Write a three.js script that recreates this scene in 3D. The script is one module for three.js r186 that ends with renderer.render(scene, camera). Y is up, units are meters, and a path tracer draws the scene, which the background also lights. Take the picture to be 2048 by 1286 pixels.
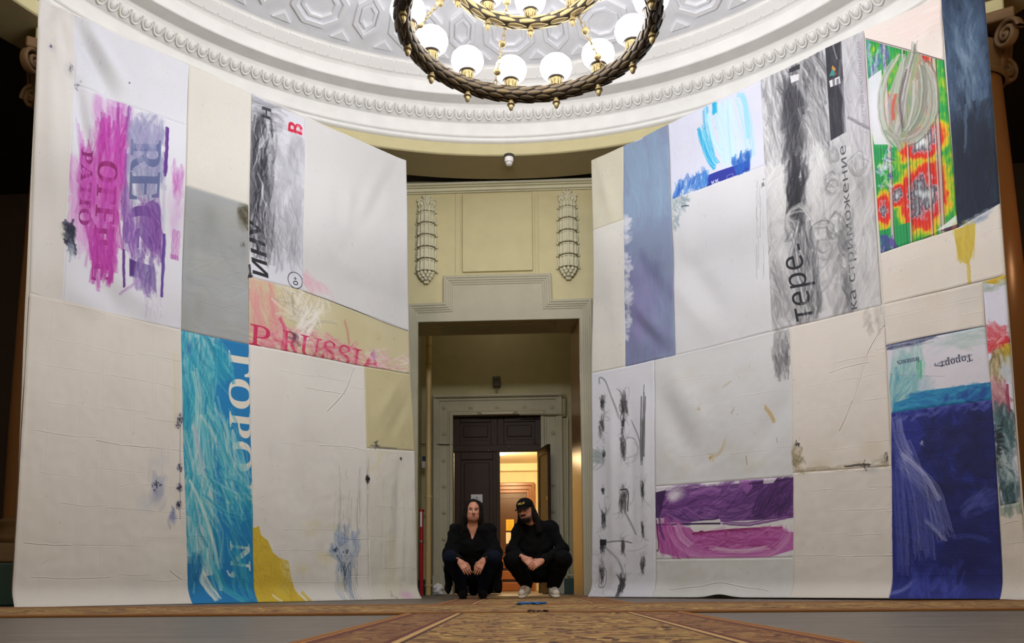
import * as THREE from 'three';
import { mergeGeometries, mergeVertices } from 'three/addons/utils/BufferGeometryUtils.js';
import { RoundedBoxGeometry } from 'three/addons/geometries/RoundedBoxGeometry.js';
import { MarchingCubes } from 'three/addons/objects/MarchingCubes.js';
import { createNoise2D, createNoise3D } from 'simplex-noise';

// ---------- camera, exposure, light ----------
const scene = new THREE.Scene();
scene.background = new THREE.Color(0x000000);
const W = 2048, H = 1286, FOCAL = 1700, TILT = Math.atan(0.10), ROLL = 0.0073, EYE = 0.15, PCX = 1024, PCY = 998;
const camera = new THREE.PerspectiveCamera(2 * Math.atan(H / 2 / FOCAL) * 180 / Math.PI, W / H, 0.05, 60);
camera.position.set(0, EYE, 0);
camera.rotation.order = 'YXZ';
camera.rotation.set(TILT, 0, -ROLL);
camera.setViewOffset(W, H, W / 2 - PCX, H / 2 - PCY, W, H);   // the photograph was straightened: a shifted lens
const renderer = new THREE.WebGLRenderer();
renderer.toneMapping = THREE.LinearToneMapping;
renderer.toneMappingExposure = 1.0;
renderer.shadowMap.enabled = true;
const LAMP = 1.45;          // candela of each chandelier globe
const LAMP_COLOR = 0xf6f6ff;

// ---------- helpers ----------
let seed = 12345;
const rnd = () => { seed = (seed + 0x6d2b79f5) | 0; let t = Math.imul(seed ^ (seed >>> 15), 1 | seed); t = (t + Math.imul(t ^ (t >>> 7), 61 | t)) ^ t; return ((t ^ (t >>> 14)) >>> 0) / 4294967296; };
const rr = (a, b) => a + (b - a) * rnd();
const noise2 = createNoise2D(rnd), noise3 = createNoise3D(rnd);
const { clamp, lerp, smoothstep } = THREE.MathUtils;
const V = (x, y, d) => new THREE.Vector3(x, y, -d);          // d: distance in front of the camera
const rayDir = (x, y) => {                                   // the direction of a pixel of the photograph
  const dx = x - PCX, dy = y - PCY, c = Math.cos(ROLL), s = Math.sin(ROLL);
  const a = dx * c - dy * s, b = dx * s + dy * c, ct = Math.cos(TILT), st = Math.sin(TILT);
  return new THREE.Vector3(a, -b * ct + FOCAL * st, -(b * st + FOCAL * ct));
};
const onHeight = (x, y, h) => { const r = rayDir(x, y); return r.multiplyScalar((h - EYE) / r.y).add(new THREE.Vector3(0, EYE, 0)); };
class Frame {                                                // an upright plane: u to the right, v up, w towards the room
  constructor(x, d, turn) {
    this.o = V(x, 0, d); this.turn = turn;
    this.u = new THREE.Vector3(Math.cos(turn), 0, -Math.sin(turn)); this.n = new THREE.Vector3(Math.sin(turn), 0, Math.cos(turn));
  }
  px(x, y, w = 0) {                                          // where the ray of a pixel meets the plane
    const r = rayDir(x, y), e = new THREE.Vector3(0, EYE, 0), p0 = this.o.clone().addScaledVector(this.n, w);
    const k = p0.sub(e).dot(this.n) / r.dot(this.n), p = e.addScaledVector(r, k).sub(this.o);
    return [p.dot(this.u), p.y];
  }
  at(u, v, w = 0) { return this.o.clone().addScaledVector(this.u, u).addScaledVector(this.n, w).add(new THREE.Vector3(0, v, 0)); }
  put(o, u = 0, v = 0, w = 0) { o.position.copy(this.at(u, v, w)); o.rotation.y = this.turn; return o; }
}
const used = {};
const numbered = (n) => { const k = used[n] = (used[n] ?? -1) + 1; return k ? n + '_' + String(k).padStart(3, '0') : n; };
function thing(name, label, category, group) {
  const o = new THREE.Group(); o.name = numbered(name); o.userData = { label, category };
  if (group) o.userData.group = group;
  scene.add(o); return o;
}
function part(parent, name, geo, mat, label) {
  const m = new THREE.Mesh(geo, mat); m.name = name; if (label) m.userData.label = label; parent.add(m); return m;
}
function struct(name, label, category) { const o = new THREE.Group(); o.name = name; o.userData = { kind: 'structure', label, category }; scene.add(o); return o; }
const bx = (w, h, d, x = 0, y = 0, z = 0, r = 0.004) => { const g = new RoundedBoxGeometry(w, h, d, 1, Math.min(r, w / 2.2, h / 2.2, d / 2.2)); g.translate(x, y, z); return g; };
const plainBox = (w, h, d, x = 0, y = 0, z = 0) => { const g = new THREE.BoxGeometry(w, h, d); g.translate(x, y, z); return g; };
const cyl = (r0, r1, h, x = 0, y = 0, z = 0, n = 16) => { const g = new THREE.CylinderGeometry(r1, r0, h, n); g.translate(x, y + h / 2, z); return g; };
const lathe = (pts, n = 24, a0 = 0, a1 = Math.PI * 2) => new THREE.LatheGeometry(pts.map(([x, y]) => new THREE.Vector2(x, y)), n, a0, a1);
const tube = (pts, r, n = 40, m = 8, closed = false) => new THREE.TubeGeometry(new THREE.CatmullRomCurve3(pts, closed), n, r, m, closed);
const merge = (list) => mergeGeometries(list.map((g) => { const q = g.index ? g.toNonIndexed() : g; for (const k of Object.keys(q.attributes)) if (!['position', 'normal', 'uv'].includes(k)) q.deleteAttribute(k); if (!q.attributes.uv) q.setAttribute('uv', new THREE.BufferAttribute(new Float32Array(q.attributes.position.count * 2), 2)); return q; }));
function metric(geo, s = 1, du = 0) {                        // uv in metres, by the way each face points
  const g = geo.index ? geo.toNonIndexed() : geo, p = g.attributes.position, uv = new Float32Array(p.count * 2), a = new THREE.Vector3(), b = new THREE.Vector3(), c = new THREE.Vector3(), n = new THREE.Vector3();
  for (let i = 0; i < p.count; i += 3) {
    a.fromBufferAttribute(p, i); b.fromBufferAttribute(p, i + 1); c.fromBufferAttribute(p, i + 2);
    n.copy(b).sub(a).cross(c.clone().sub(a));
    const x = Math.abs(n.x), y = Math.abs(n.y), z = Math.abs(n.z);
    [a, b, c].forEach((q, k) => { const [u, v] = y >= x && y >= z ? [q.x, q.z] : x >= z ? [q.z, q.y] : [q.x, q.y]; uv[(i + k) * 2] = (u + du) / s; uv[(i + k) * 2 + 1] = v / s; });
  }
  g.setAttribute('uv', new THREE.BufferAttribute(uv, 2)); return g;
}
function canvas(w, h) { const c = document.createElement('canvas'); c.width = w; c.height = h; return c; }
function tex(c, srgb = true, rep) { const t = new THREE.CanvasTexture(c); if (srgb) t.colorSpace = THREE.SRGBColorSpace; t.magFilter = THREE.LinearFilter; if (rep) { t.wrapS = t.wrapT = THREE.RepeatWrapping; t.repeat.set(rep[0], rep[1]); } return t; }
function noiseTex(n, fn, srgb) {                             // fn(x, y in 0..1) -> [r, g, b] 0..255, made to repeat by mirroring
  const d = new Uint8Array(n * n * 4);
  for (let y = 0; y < n; y++) for (let x = 0; x < n; x++) { const c = fn(x / n, y / n), i = (y * n + x) * 4; d[i] = c[0]; d[i + 1] = c[1]; d[i + 2] = c[2]; d[i + 3] = 255; }
  const t = new THREE.DataTexture(d, n, n); t.magFilter = THREE.LinearFilter; t.wrapS = t.wrapT = THREE.MirroredRepeatWrapping; if (srgb) t.colorSpace = THREE.SRGBColorSpace; t.needsUpdate = true; return t;
}
const std = (color, roughness = 0.8, more = {}) => new THREE.MeshStandardMaterial({ color, roughness, side: THREE.DoubleSide, ...more });
const phy = (color, roughness, more = {}) => new THREE.MeshPhysicalMaterial({ color, roughness, side: THREE.DoubleSide, ...more });

// ---------- materials of the building ----------
const fbm = (x, y, o = 4) => { let s = 0, a = 0.5; for (let i = 0; i < o; i++, a /= 2, x *= 2.03, y *= 2.03) s += a * noise2(x + i * 7, y - i * 3); return s; };
const plasterBump = noiseTex(512, (x, y) => { const v = 128 + 70 * fbm(x * 5, y * 5, 5) + 16 * noise2(x * 90, y * 90); return [v, v, v]; });
const plasterTone = noiseTex(512, (x, y) => { const v = 249 + 7 * fbm(x * 3 + 9, y * 3, 4); return [v, v, v * 0.99]; }, true);
const plaster = (color, rough = 0.75, bump = 0.002) => std(color, rough, { bumpMap: plasterBump, bumpScale: bump, map: plasterTone });
const MAT = {
  white: plaster('#f5f5f3', 0.8), coffer: plaster('#f1f3f9', 0.8), beige: plaster('#cec496', 0.6), cream: plaster('#d8d3b4', 0.65),
  stone: plaster('#b8b39b', 0.6), olive: plaster('#b9b18a', 0.62), dado: std('#123f3b', 0.4), brownWall: plaster('#3f2d20', 0.7), outer: plaster('#2e261e', 0.7), shaded_soffit: plaster('#97875f', 0.65), shaft: phy('#8d6238', 0.28, { bumpMap: plasterBump, bumpScale: 0.001 }),  // outer ceiling and underside tones are darkened in place of shade
  capital: plaster('#7d603f', 0.55), steel: std('#8b8878', 0.4, { metalness: 0.6 }), cable: std('#8d8770', 0.6),
  pipe: phy('#c3ab72', 0.4, { clearcoat: 0.3 }), paleIron: std('#cfc8b4', 0.5), red: phy('#b3121f', 0.35, { clearcoat: 0.4 }), paper: std('#e9e9ea', 0.8),
};
function woodTex(base, dark, n = 512) {
  const c = canvas(n, n), g = c.getContext('2d'); g.fillStyle = base; g.fillRect(0, 0, n, n);
  for (let i = 0; i < 900; i++) {
    const x = rr(0, n), y = rr(-n * 0.3, n), l = rr(40, 360); g.strokeStyle = dark; g.globalAlpha = rr(0.03, 0.22); g.lineWidth = rr(0.6, 2.4);
    g.beginPath(); g.moveTo(x, y); g.bezierCurveTo(x + rr(-4, 4), y + l / 3, x + rr(-4, 4), y + l * 0.66, x + rr(-3, 3), y + l); g.stroke();
  }
  g.globalAlpha = 1; return tex(c, true, [1, 1]);
}
const woodDark = phy('#ffffff', 0.5, { specularIntensity: 0.5, map: woodTex('#34200f', '#140a04') });
const woodFrame = std('#ffffff', 0.35, { map: woodTex('#4a2c16', '#1f1007') });
const woodWarm = std('#ffffff', 0.32, { map: woodTex('#8a5426', '#4a2710') });
// ---------- floor and rugs ----------
{
  const c = canvas(1024, 1024), g = c.getContext('2d'); g.fillStyle = '#5f564c'; g.fillRect(0, 0, 1024, 1024);
  for (let i = 0; i < 2600; i++) {
    const x = rr(-200, 1024), y = rr(0, 1024), l = rr(60, 420); g.strokeStyle = ['#8b8478', '#4c453c', '#5d574f', '#9a9186', '#3c352d', '#77695a'][i % 6]; g.globalAlpha = rr(0.06, 0.4); g.lineWidth = rr(1, 9);
    for (const o of [0, -1024]) { g.beginPath(); g.moveTo(x + o, y); g.bezierCurveTo(x + o + l / 3, y + rr(-8, 8), x + o + l * 0.7, y + rr(-8, 8), x + o + l, y + rr(-10, 10)); g.stroke(); }
  }
  for (let i = 0; i < 500; i++) { g.globalAlpha = rr(0.1, 0.5); g.fillStyle = i % 3 ? '#2d2822' : '#aaa295'; g.beginPath(); g.ellipse(rr(0, 1024), rr(0, 1024), rr(2, 22), rr(1, 3), rr(-0.2, 0.2), 0, 7); g.fill(); }
  g.globalAlpha = 1;
  const t = tex(c, true, [1, 1]), b = tex(c, false, [1, 1]);
  const m = phy('#ffffff', 0.46, { map: t, bumpMap: b, bumpScale: 0.006, specularIntensity: 0.7 });
  const o = struct('floor', 'worn grey painted floor with long dark streaks', 'floor');
  part(o, 'floor_surface', metric(plainBox(18, 0.1, 24, 0, -0.05, -7), 1.6), m);
}
function rugTexture(kind) {
  const w = 1024, c = canvas(w, w), g = c.getContext('2d');
  g.fillStyle = '#947440'; g.fillRect(0, 0, w, w);
  const wrap = (f, y, r) => { f(y); if (y < r) f(y + w); if (y > w - r) f(y - w); };
  const cols = ['#4a2016', '#6a3a20', '#2c180e', '#b4924c', '#57301b', '#7d4c26', '#cdab62'];
  for (let i = 0; i < 1300; i++) {
    const x = rr(0, w), y = rr(0, w), a = rr(0, 6.3), l = rr(10, 46), k = i % cols.length;
    wrap((yy) => {
      g.save(); g.translate(x, yy); g.rotate(a); g.fillStyle = cols[k]; g.globalAlpha = rr(0.5, 0.95);
      g.beginPath(); g.moveTo(-l, 0); g.quadraticCurveTo(0, -l * 0.5, l, 0); g.quadraticCurveTo(0, l * 0.5, -l, 0); g.fill(); g.restore();
    }, y, 40);
  }
  for (let i = 0; i < 120; i++) {                            // scrolling stems
    const x = rr(0, w), y = rr(0, w), s = rnd() < 0.5 ? -1 : 1; g.strokeStyle = cols[i % 3]; g.lineWidth = rr(3, 6); g.globalAlpha = 0.7;
    wrap((yy) => { g.beginPath(); g.arc(x, yy, rr(14, 40), 0, 4 * s, s < 0); g.stroke(); }, y, 50);
  }
  g.globalAlpha = 1;
  const e = kind === 'cross' ? 0.13 : 0.17, stripe = (x0, x1, col) => { g.fillStyle = col; for (const f of [(x) => x, (x) => w - x]) g.fillRect(Math.min(f(x0 * w), f(x1 * w)), 0, (x1 - x0) * w, w); };
  stripe(0, 0.022, '#a8743a'); stripe(0.022, 0.045, '#5e2c1c'); stripe(e, e + 0.014, '#5e2a1b'); stripe(e + 0.014, e + 0.03, '#b6935a'); stripe(e + 0.03, e + 0.04, '#4a2418');
  g.globalAlpha = 0.38; stripe(0.045, e, '#5e2c1a'); g.globalAlpha = 1;
  for (let i = 0; i < 9000; i++) { g.globalAlpha = 0.25; g.fillStyle = i % 2 ? '#2a180f' : '#d0b070'; g.fillRect(rr(0, w), rr(0, w), 3, 3); }
  g.globalAlpha = 1; return c;
}
function rug(name, label, w, l, h, kind, x, d, turn, parts) {
  const o = thing(name, label, 'rug');
  const c = rugTexture(kind), m = std('#ffffff', 0.95, { map: tex(c, true, [1, 1]), bumpMap: tex(c, false, [1, 1]), bumpScale: 0.004 });
  const g = bx(w, h, l, 0, h / 2, 0, 0.003), p = g.attributes.position, uv = g.attributes.uv;
  for (let i = 0; i < p.count; i++) uv.setXY(i, p.getX(i) / w + 0.5, p.getZ(i) / (w * 1.02));
  part(o, 'pile', g, m);
  const band = std('#8d5f30', 0.95);
  for (const s of [-1, 1]) part(o, 'binding', bx(0.022, h + 0.003, l, s * (w / 2 - 0.008), (h + 0.003) / 2, 0, 0.004), band);
  o.position.copy(V(x, 0, d)); o.rotation.y = turn; return o;
}
rug('runner_rug', 'gold and brown patterned runner rug with broad borders lying before the crosswise rug', 1.36, 5.6, 0.008, 'runner', 0.12, 1.44, -0.012);
rug('runner_rug', 'patterned runner rug under the two squatting people by the doorway', 1.42, 4.1, 0.008, 'runner', 0.17, 8.13, -0.012);
rug('runner_rug', 'brown patterned rug laid crosswise from wall to wall', 1.78, 13.6, 0.01, 'cross', 0, 5.16, Math.PI / 2);

// ---------- the rotunda: ring of ceiling, drum with mouldings, coffered dome ----------
const CX = -0.12, CD = 5.1;                                  // its centre
{
  const drum = struct('ceiling', 'round white drum with egg and dart cornice under a shallow coffered dome', 'ceiling');
  drum.position.copy(V(CX, 0, CD));
  part(drum, 'fascia', metric(lathe([[4.53, 5.2], [4.515, 5.205], [4.5, 5.215], [4.5, 5.345]], 160)), MAT.beige); part(drum, 'shaded_soffit', metric(lathe([[5.1, 5.2], [4.53, 5.2]], 160)), MAT.shaded_soffit);  // underside split off in a darker beige that holds its shade
  part(drum, 'entablature', metric(lathe([[4.5, 5.335], [4.47, 5.34], [4.455, 5.352], [4.45, 5.366], [4.458, 5.38], [4.44, 5.385], [4.425, 5.392], [4.42, 5.41], [4.42, 5.535], [4.4, 5.54], [4.4, 5.552], [4.375, 5.556], [4.32, 5.6], [4.285, 5.66], [4.27, 5.665], [4.27, 5.683], [4.25, 5.688], [4.1, 5.692], [4.1, 5.702], [4.085, 5.705], [4.085, 5.822], [4.07, 5.827], [4.07, 5.84], [4.055, 5.846]], 160)), MAT.white);
  part(drum, 'leaf_torus', metric(lathe([[4.055, 5.846], [4.02, 5.86], [3.985, 5.885], [3.965, 5.915], [3.955, 5.945], [3.94, 5.95], [3.935, 5.962], [3.915, 5.966]], 160)), MAT.white);
  // the shallow dome
  const RS = 15, R0 = 3.93, h0 = 5.962, hc = (r) => h0 + Math.sqrt(RS * RS - r * r) - Math.sqrt(RS * RS - R0 * R0);
  const dome = part(drum, 'dome', metric(lathe([...Array(25)].map((_, i) => { const r = R0 * (1 - i / 24) + 0.001; return [r, hc(r)]; }), 120)), MAT.coffer);
  // egg and dart: each egg in its shell with the dart beside it
  const egg = new THREE.SphereGeometry(0.035, 10, 8); egg.scale(1, 1.35, 1.1);
  const shell = new THREE.TorusGeometry(0.05, 0.0095, 5, 14, Math.PI * 1.25); shell.rotateZ(-Math.PI * 1.125); shell.scale(1, 1.25, 1); shell.translate(0, 0.004, 0.018);
  const dart = new THREE.ConeGeometry(0.011, 0.1, 5); dart.rotateX(Math.PI); dart.translate(0.0645, 0.0, 0.014);
  const eggGeo = merge([egg, shell, dart]); eggGeo.rotateX(0.72);
  const eN = 236; eggGeo.scale(0.9, 0.95, 1);
  for (let i = 0; i < eN; i++) {
    const a = i / eN * Math.PI * 2, d = Math.abs(((a + Math.PI) % (2 * Math.PI)) - Math.PI);
    if (d > 1.75) continue;
    const m = part(drum, 'egg_moulding', eggGeo, MAT.white); m.position.set(4.322 * Math.sin(a), 5.606, -4.322 * Math.cos(a)); m.rotation.y = -a;
  }
  // overlapping leaves of the torus
  const ls = new THREE.Shape(); ls.moveTo(-0.062, -0.055); ls.quadraticCurveTo(-0.09, 0, -0.062, 0.055); ls.lineTo(0.05, 0.055); ls.quadraticCurveTo(0.075, 0.03, 0.085, 0); ls.quadraticCurveTo(0.075, -0.03, 0.05, -0.055);
  const leafGeo = new THREE.ExtrudeGeometry(ls, { depth: 0.006, bevelEnabled: true, bevelSize: 0.006, bevelThickness: 0.006, bevelSegments: 1, curveSegments: 4 }); leafGeo.rotateX(0.86);
  const lN = 172;
  for (let i = 0; i < lN; i++) {
    const a = (i + 0.5) / lN * Math.PI * 2, d = Math.abs(((a + Math.PI) % (2 * Math.PI)) - Math.PI);
    if (d > 1.6) continue;
    const m = part(drum, 'leaf', leafGeo, MAT.white); m.position.set(3.992 * Math.sin(a), 5.893, -3.992 * Math.cos(a)); m.rotation.y = -a;
  }
  // coffers: raised frames on the dome, each bent to its place
  const frameGeo = (pts, w, t = 0.022) => {
    const s = new THREE.Shape(pts.map(([x, y]) => new THREE.Vector2(x, y))), cxy = pts.reduce((p, q) => [p[0] + q[0] / pts.length, p[1] + q[1] / pts.length], [0, 0]);
    const hole = new THREE.Path(pts.map(([x, y]) => { const dx = x - cxy[0], dy = y - cxy[1], l = Math.hypot(dx, dy), k = (l - w) / l; return new THREE.Vector2(cxy[0] + dx * k, cxy[1] + dy * k); })); s.holes.push(hole);
    return new THREE.ExtrudeGeometry(s, { depth: t, bevelEnabled: true, bevelSize: 0.008, bevelThickness: 0.012, bevelSegments: 1 });
  };
  const poly = (n, r, a0 = 0, sx = 1, sy = 1) => [...Array(n)].map((_, i) => { const a = a0 + i / n * Math.PI * 2; return [r * Math.cos(a) * sx, r * Math.sin(a) * sy]; });
  const oct = frameGeo(poly(8, 0.29, Math.PI / 8, 1, 0.98), 0.05), oct2 = frameGeo(poly(8, 0.185, Math.PI / 8, 1, 0.98), 0.03, 0.014);
  const hexP = [[0, -0.27], [0.13, -0.13], [0.13, 0.13], [0, 0.27], [-0.13, 0.13], [-0.13, -0.13]], hex = frameGeo(hexP, 0.045), hex2 = frameGeo(hexP.map(([x, y]) => [x * 0.58, y * 0.58]), 0.026, 0.014);
  const tri = new THREE.ExtrudeGeometry(new THREE.Shape([[-0.09, -0.045], [0.09, -0.045], [0.0, 0.05]].map(([x, y]) => new THREE.Vector2(x, y))), { depth: 0.012, bevelEnabled: true, bevelSize: 0.01, bevelThickness: 0.014, bevelSegments: 1 });
  const cap = (geo, name, a, r, turn = 0) => {
    const m = part(dome, name, geo, MAT.coffer), slope = Math.asin(r / RS); m.position.set(r * Math.sin(a), hc(r) - 0.004, -r * Math.cos(a));
    m.rotation.order = 'YXZ'; m.rotation.set(Math.PI / 2 - slope, -a, turn); return m;
  };
  const N = 22, da = Math.PI * 2 / N, a0 = 0.035;
  for (let i = -8; i <= 8; i++) {
    const a = a0 + i * da, R1 = 3.52;
    cap(oct, 'octagon_coffer', a, R1); cap(oct2, 'octagon_coffer', a, R1); cap(hex, 'hexagon_coffer', a + da / 2, R1 - 0.02); cap(hex2, 'hexagon_coffer', a + da / 2, R1 - 0.02);
    for (const s of [-1, 1]) cap(tri, 'triangle_coffer', a + s * da * 0.285, 3.8);
    cap(oct2, 'octagon_coffer', a + da / 2, 2.95); cap(hex2, 'hexagon_coffer', a, 2.86);
  }
  // higher ceiling outside the ring
  const s = new THREE.Shape(); s.moveTo(-7, -3.2); s.lineTo(7.2, -3.2); s.lineTo(7.2, 12); s.lineTo(-7, 12); s.closePath();
  const hole = new THREE.Path(); hole.absarc(CX, CD, 5.05, 0, Math.PI * 2, true); s.holes.push(hole);
  const g = new THREE.ExtrudeGeometry(s, { depth: 0.25, bevelEnabled: false, curveSegments: 64 }); g.rotateX(-Math.PI / 2);
  const o = struct('ceiling_outer', 'beige flat ceiling around the rotunda', 'ceiling'); o.userData.kind = 'structure'; part(o, 'slab', metric(g), MAT.outer); o.position.y = 5.3;  // slab coloured dark brown, standing in for its shade
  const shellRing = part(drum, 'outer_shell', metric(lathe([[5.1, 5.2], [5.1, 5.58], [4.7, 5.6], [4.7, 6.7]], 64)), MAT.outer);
}
// outer walls
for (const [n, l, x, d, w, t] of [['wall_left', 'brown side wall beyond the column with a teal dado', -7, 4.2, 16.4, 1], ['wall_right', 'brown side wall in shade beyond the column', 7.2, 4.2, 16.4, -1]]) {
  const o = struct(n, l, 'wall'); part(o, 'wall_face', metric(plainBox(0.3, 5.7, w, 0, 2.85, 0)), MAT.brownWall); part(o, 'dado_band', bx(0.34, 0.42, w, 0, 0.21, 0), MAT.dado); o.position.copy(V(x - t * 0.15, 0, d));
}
{ const o = struct('wall_rear', 'beige rear wall of the hall behind the viewer', 'wall'); part(o, 'wall_face', metric(plainBox(14.6, 5.7, 0.3, 0, 2.85, 0)), MAT.beige); part(o, 'dado', bx(14.6, 0.42, 0.34, 0, 0.21, 0), MAT.dado); o.position.copy(V(0.1, 0, -3.1)); }
// ---------- the wall with the tall doorway ----------
const F = new Frame(0, 10.4, -0.05);
const rect = (x0, y0, x1, y1, w = 0) => { const a = F.px(x0, y0, w), b = F.px(x1, y1, w); return [Math.min(a[0], b[0]), Math.min(a[1], b[1]), Math.max(a[0], b[0]), Math.max(a[1], b[1])]; };
const slab = (u0, v0, u1, v1, w0, w1, r = 0.006) => bx(u1 - u0, v1 - v0, Math.abs(w1 - w0), (u0 + u1) / 2, (v0 + v1) / 2, (w0 + w1) / 2, r);
const extr = (pts, d, bev = 0.006) => { const g = new THREE.ExtrudeGeometry(new THREE.Shape(pts.map(([x, y]) => new THREE.Vector2(x, y))), { depth: d, bevelEnabled: bev > 0, bevelSize: bev, bevelThickness: bev, bevelSegments: 1 }); return g; };
const OL = F.px(836, 645)[0], OR = F.px(1160, 640)[0], OT = F.px(1000, 641)[1];
const BACK = -2.5, VL = -1.52, VR = 0.92;                    // vestibule: its back wall and side walls
{
  const wall = struct('wall_front', 'beige plaster wall with panel and stepped door surround', 'wall'); F.put(wall);
  const s = new THREE.Shape(); s.moveTo(-2.3, 0); s.lineTo(OL - 0.1, 0); s.lineTo(OL - 0.1, OT); s.lineTo(OR, OT); s.lineTo(OR, 0); s.lineTo(2.3, 0); s.lineTo(2.3, 5.6); s.lineTo(-2.3, 5.6); s.closePath();
  const g = new THREE.ExtrudeGeometry(s, { depth: 0.6, bevelEnabled: false }); g.translate(0, 0, -0.6);
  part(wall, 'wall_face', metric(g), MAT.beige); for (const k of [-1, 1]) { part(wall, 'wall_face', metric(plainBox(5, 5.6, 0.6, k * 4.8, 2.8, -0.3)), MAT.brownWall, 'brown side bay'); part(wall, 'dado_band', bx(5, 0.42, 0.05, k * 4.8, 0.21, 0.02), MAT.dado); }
  // cornice along the top
  const [, c0] = F.px(1000, 385), [, c1] = F.px(1000, 362, 0.1);
  for (const [a, b, w] of [[0, 0.16, 0.03], [0.16, 0.55, 0.055], [0.55, 0.7, 0.085], [0.7, 1, 0.12]]) part(wall, 'cornice', slab(-2.4, lerp(c0, c1, a), 2.4, lerp(c0, c1, b), 0, w, 0.01), MAT.cream);
  // centre panel between two flat strips
  const P = rect(925, 391, 1066, 543); part(wall, 'wall_panel', metric(slab(P[0], P[1], P[2], P[3], 0, 0.045, 0.012)), MAT.beige);
  for (const [x0, x1] of [[911, 922], [1069, 1078]]) { const q = rect(x0, 390, x1, 553); part(wall, 'pilaster_strip', slab(q[0], q[1], q[2], q[3], 0, 0.018, 0.004), MAT.beige); }
  const bar = rect(911, 546, 1078, 553); part(wall, 'pilaster_strip', slab(bar[0], bar[1], bar[2], bar[3], 0, 0.012, 0.003), MAT.beige);
  // stepped surround: a plate with a moulding around its edge
  const tr = struct('trim_1', 'grey stepped plaster surround framing the tall doorway', 'door surround'); F.put(tr);
  const out = [[816, 1190], [819, 612], [889, 609], [889, 556], [1101, 551], [1103, 603], [1182, 601], [1184, 1190]].map(([x, y]) => F.px(x, y)); out[0][1] = 0; out[7][1] = 0; out[0][0] = out[1][0]; out[7][0] = out[6][0];
  const plate = [...out, [OR, 0], [OR, OT], [OL, OT], [OL, 0]];
  part(tr, 'surround_plate', metric(extr(plate, 0.02)), MAT.stone);
  const inset = (k) => { const [a, b, c, d, e, f2, g2, h] = out; return [[a[0] + k, 0], [b[0] + k, b[1] - k], [c[0] + k, c[1] - k], [d[0] + k, d[1] - k], [e[0] - k, e[1] - k], [f2[0] - k, f2[1] - k], [g2[0] - k, g2[1] - k], [h[0] - k, 0]]; };
  for (const [k0, k1, t] of [[0, 0.022, 0.06], [0.022, 0.05, 0.05], [0.05, 0.075, 0.038], [0.075, 0.1, 0.028]]) part(tr, 'surround_moulding', extr([...inset(k0), ...inset(k1).reverse()], t, 0.008), MAT.stone);
  // reveals; the splayed one is glossy and mirrors the lit doorway
  const gloss = phy('#8a6a44', 0.3, { clearcoat: 0.35, clearcoatRoughness: 0.1, bumpMap: plasterBump, bumpScale: 0.0004 });
  const rev = part(tr, 'reveal_panel', (() => { const p = extr([[OR + 0.01, 0.0], [OR - 0.012, 0.0], [OR - 0.11, -0.6], [OR + 0.01, -0.6]], OT, 0); p.rotateX(Math.PI / 2); p.translate(0, OT, 0); return p; })(), gloss, 'glossy brown door reveal');
  part(tr, 'reveal_panel', slab(OL - 0.11, 0, OL - 0.088, OT, -0.6, -0.01), MAT.olive);
  for (const w of [-0.12, -0.3, -0.46]) part(tr, 'reveal_strip', slab(OL - 0.088, 0, OL - 0.07, OT, w - 0.05, w), MAT.olive);
  const sof = part(tr, 'soffit_panel', slab(OL + 0.25, OT - 0.02, OR - 0.3, OT + 0.01, -0.5, -0.12), MAT.olive);
  part(tr, 'skirting', slab(OL - 0.11, 0, OL - 0.06, 0.11, -0.6, 0.0), MAT.dado);
}
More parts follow.
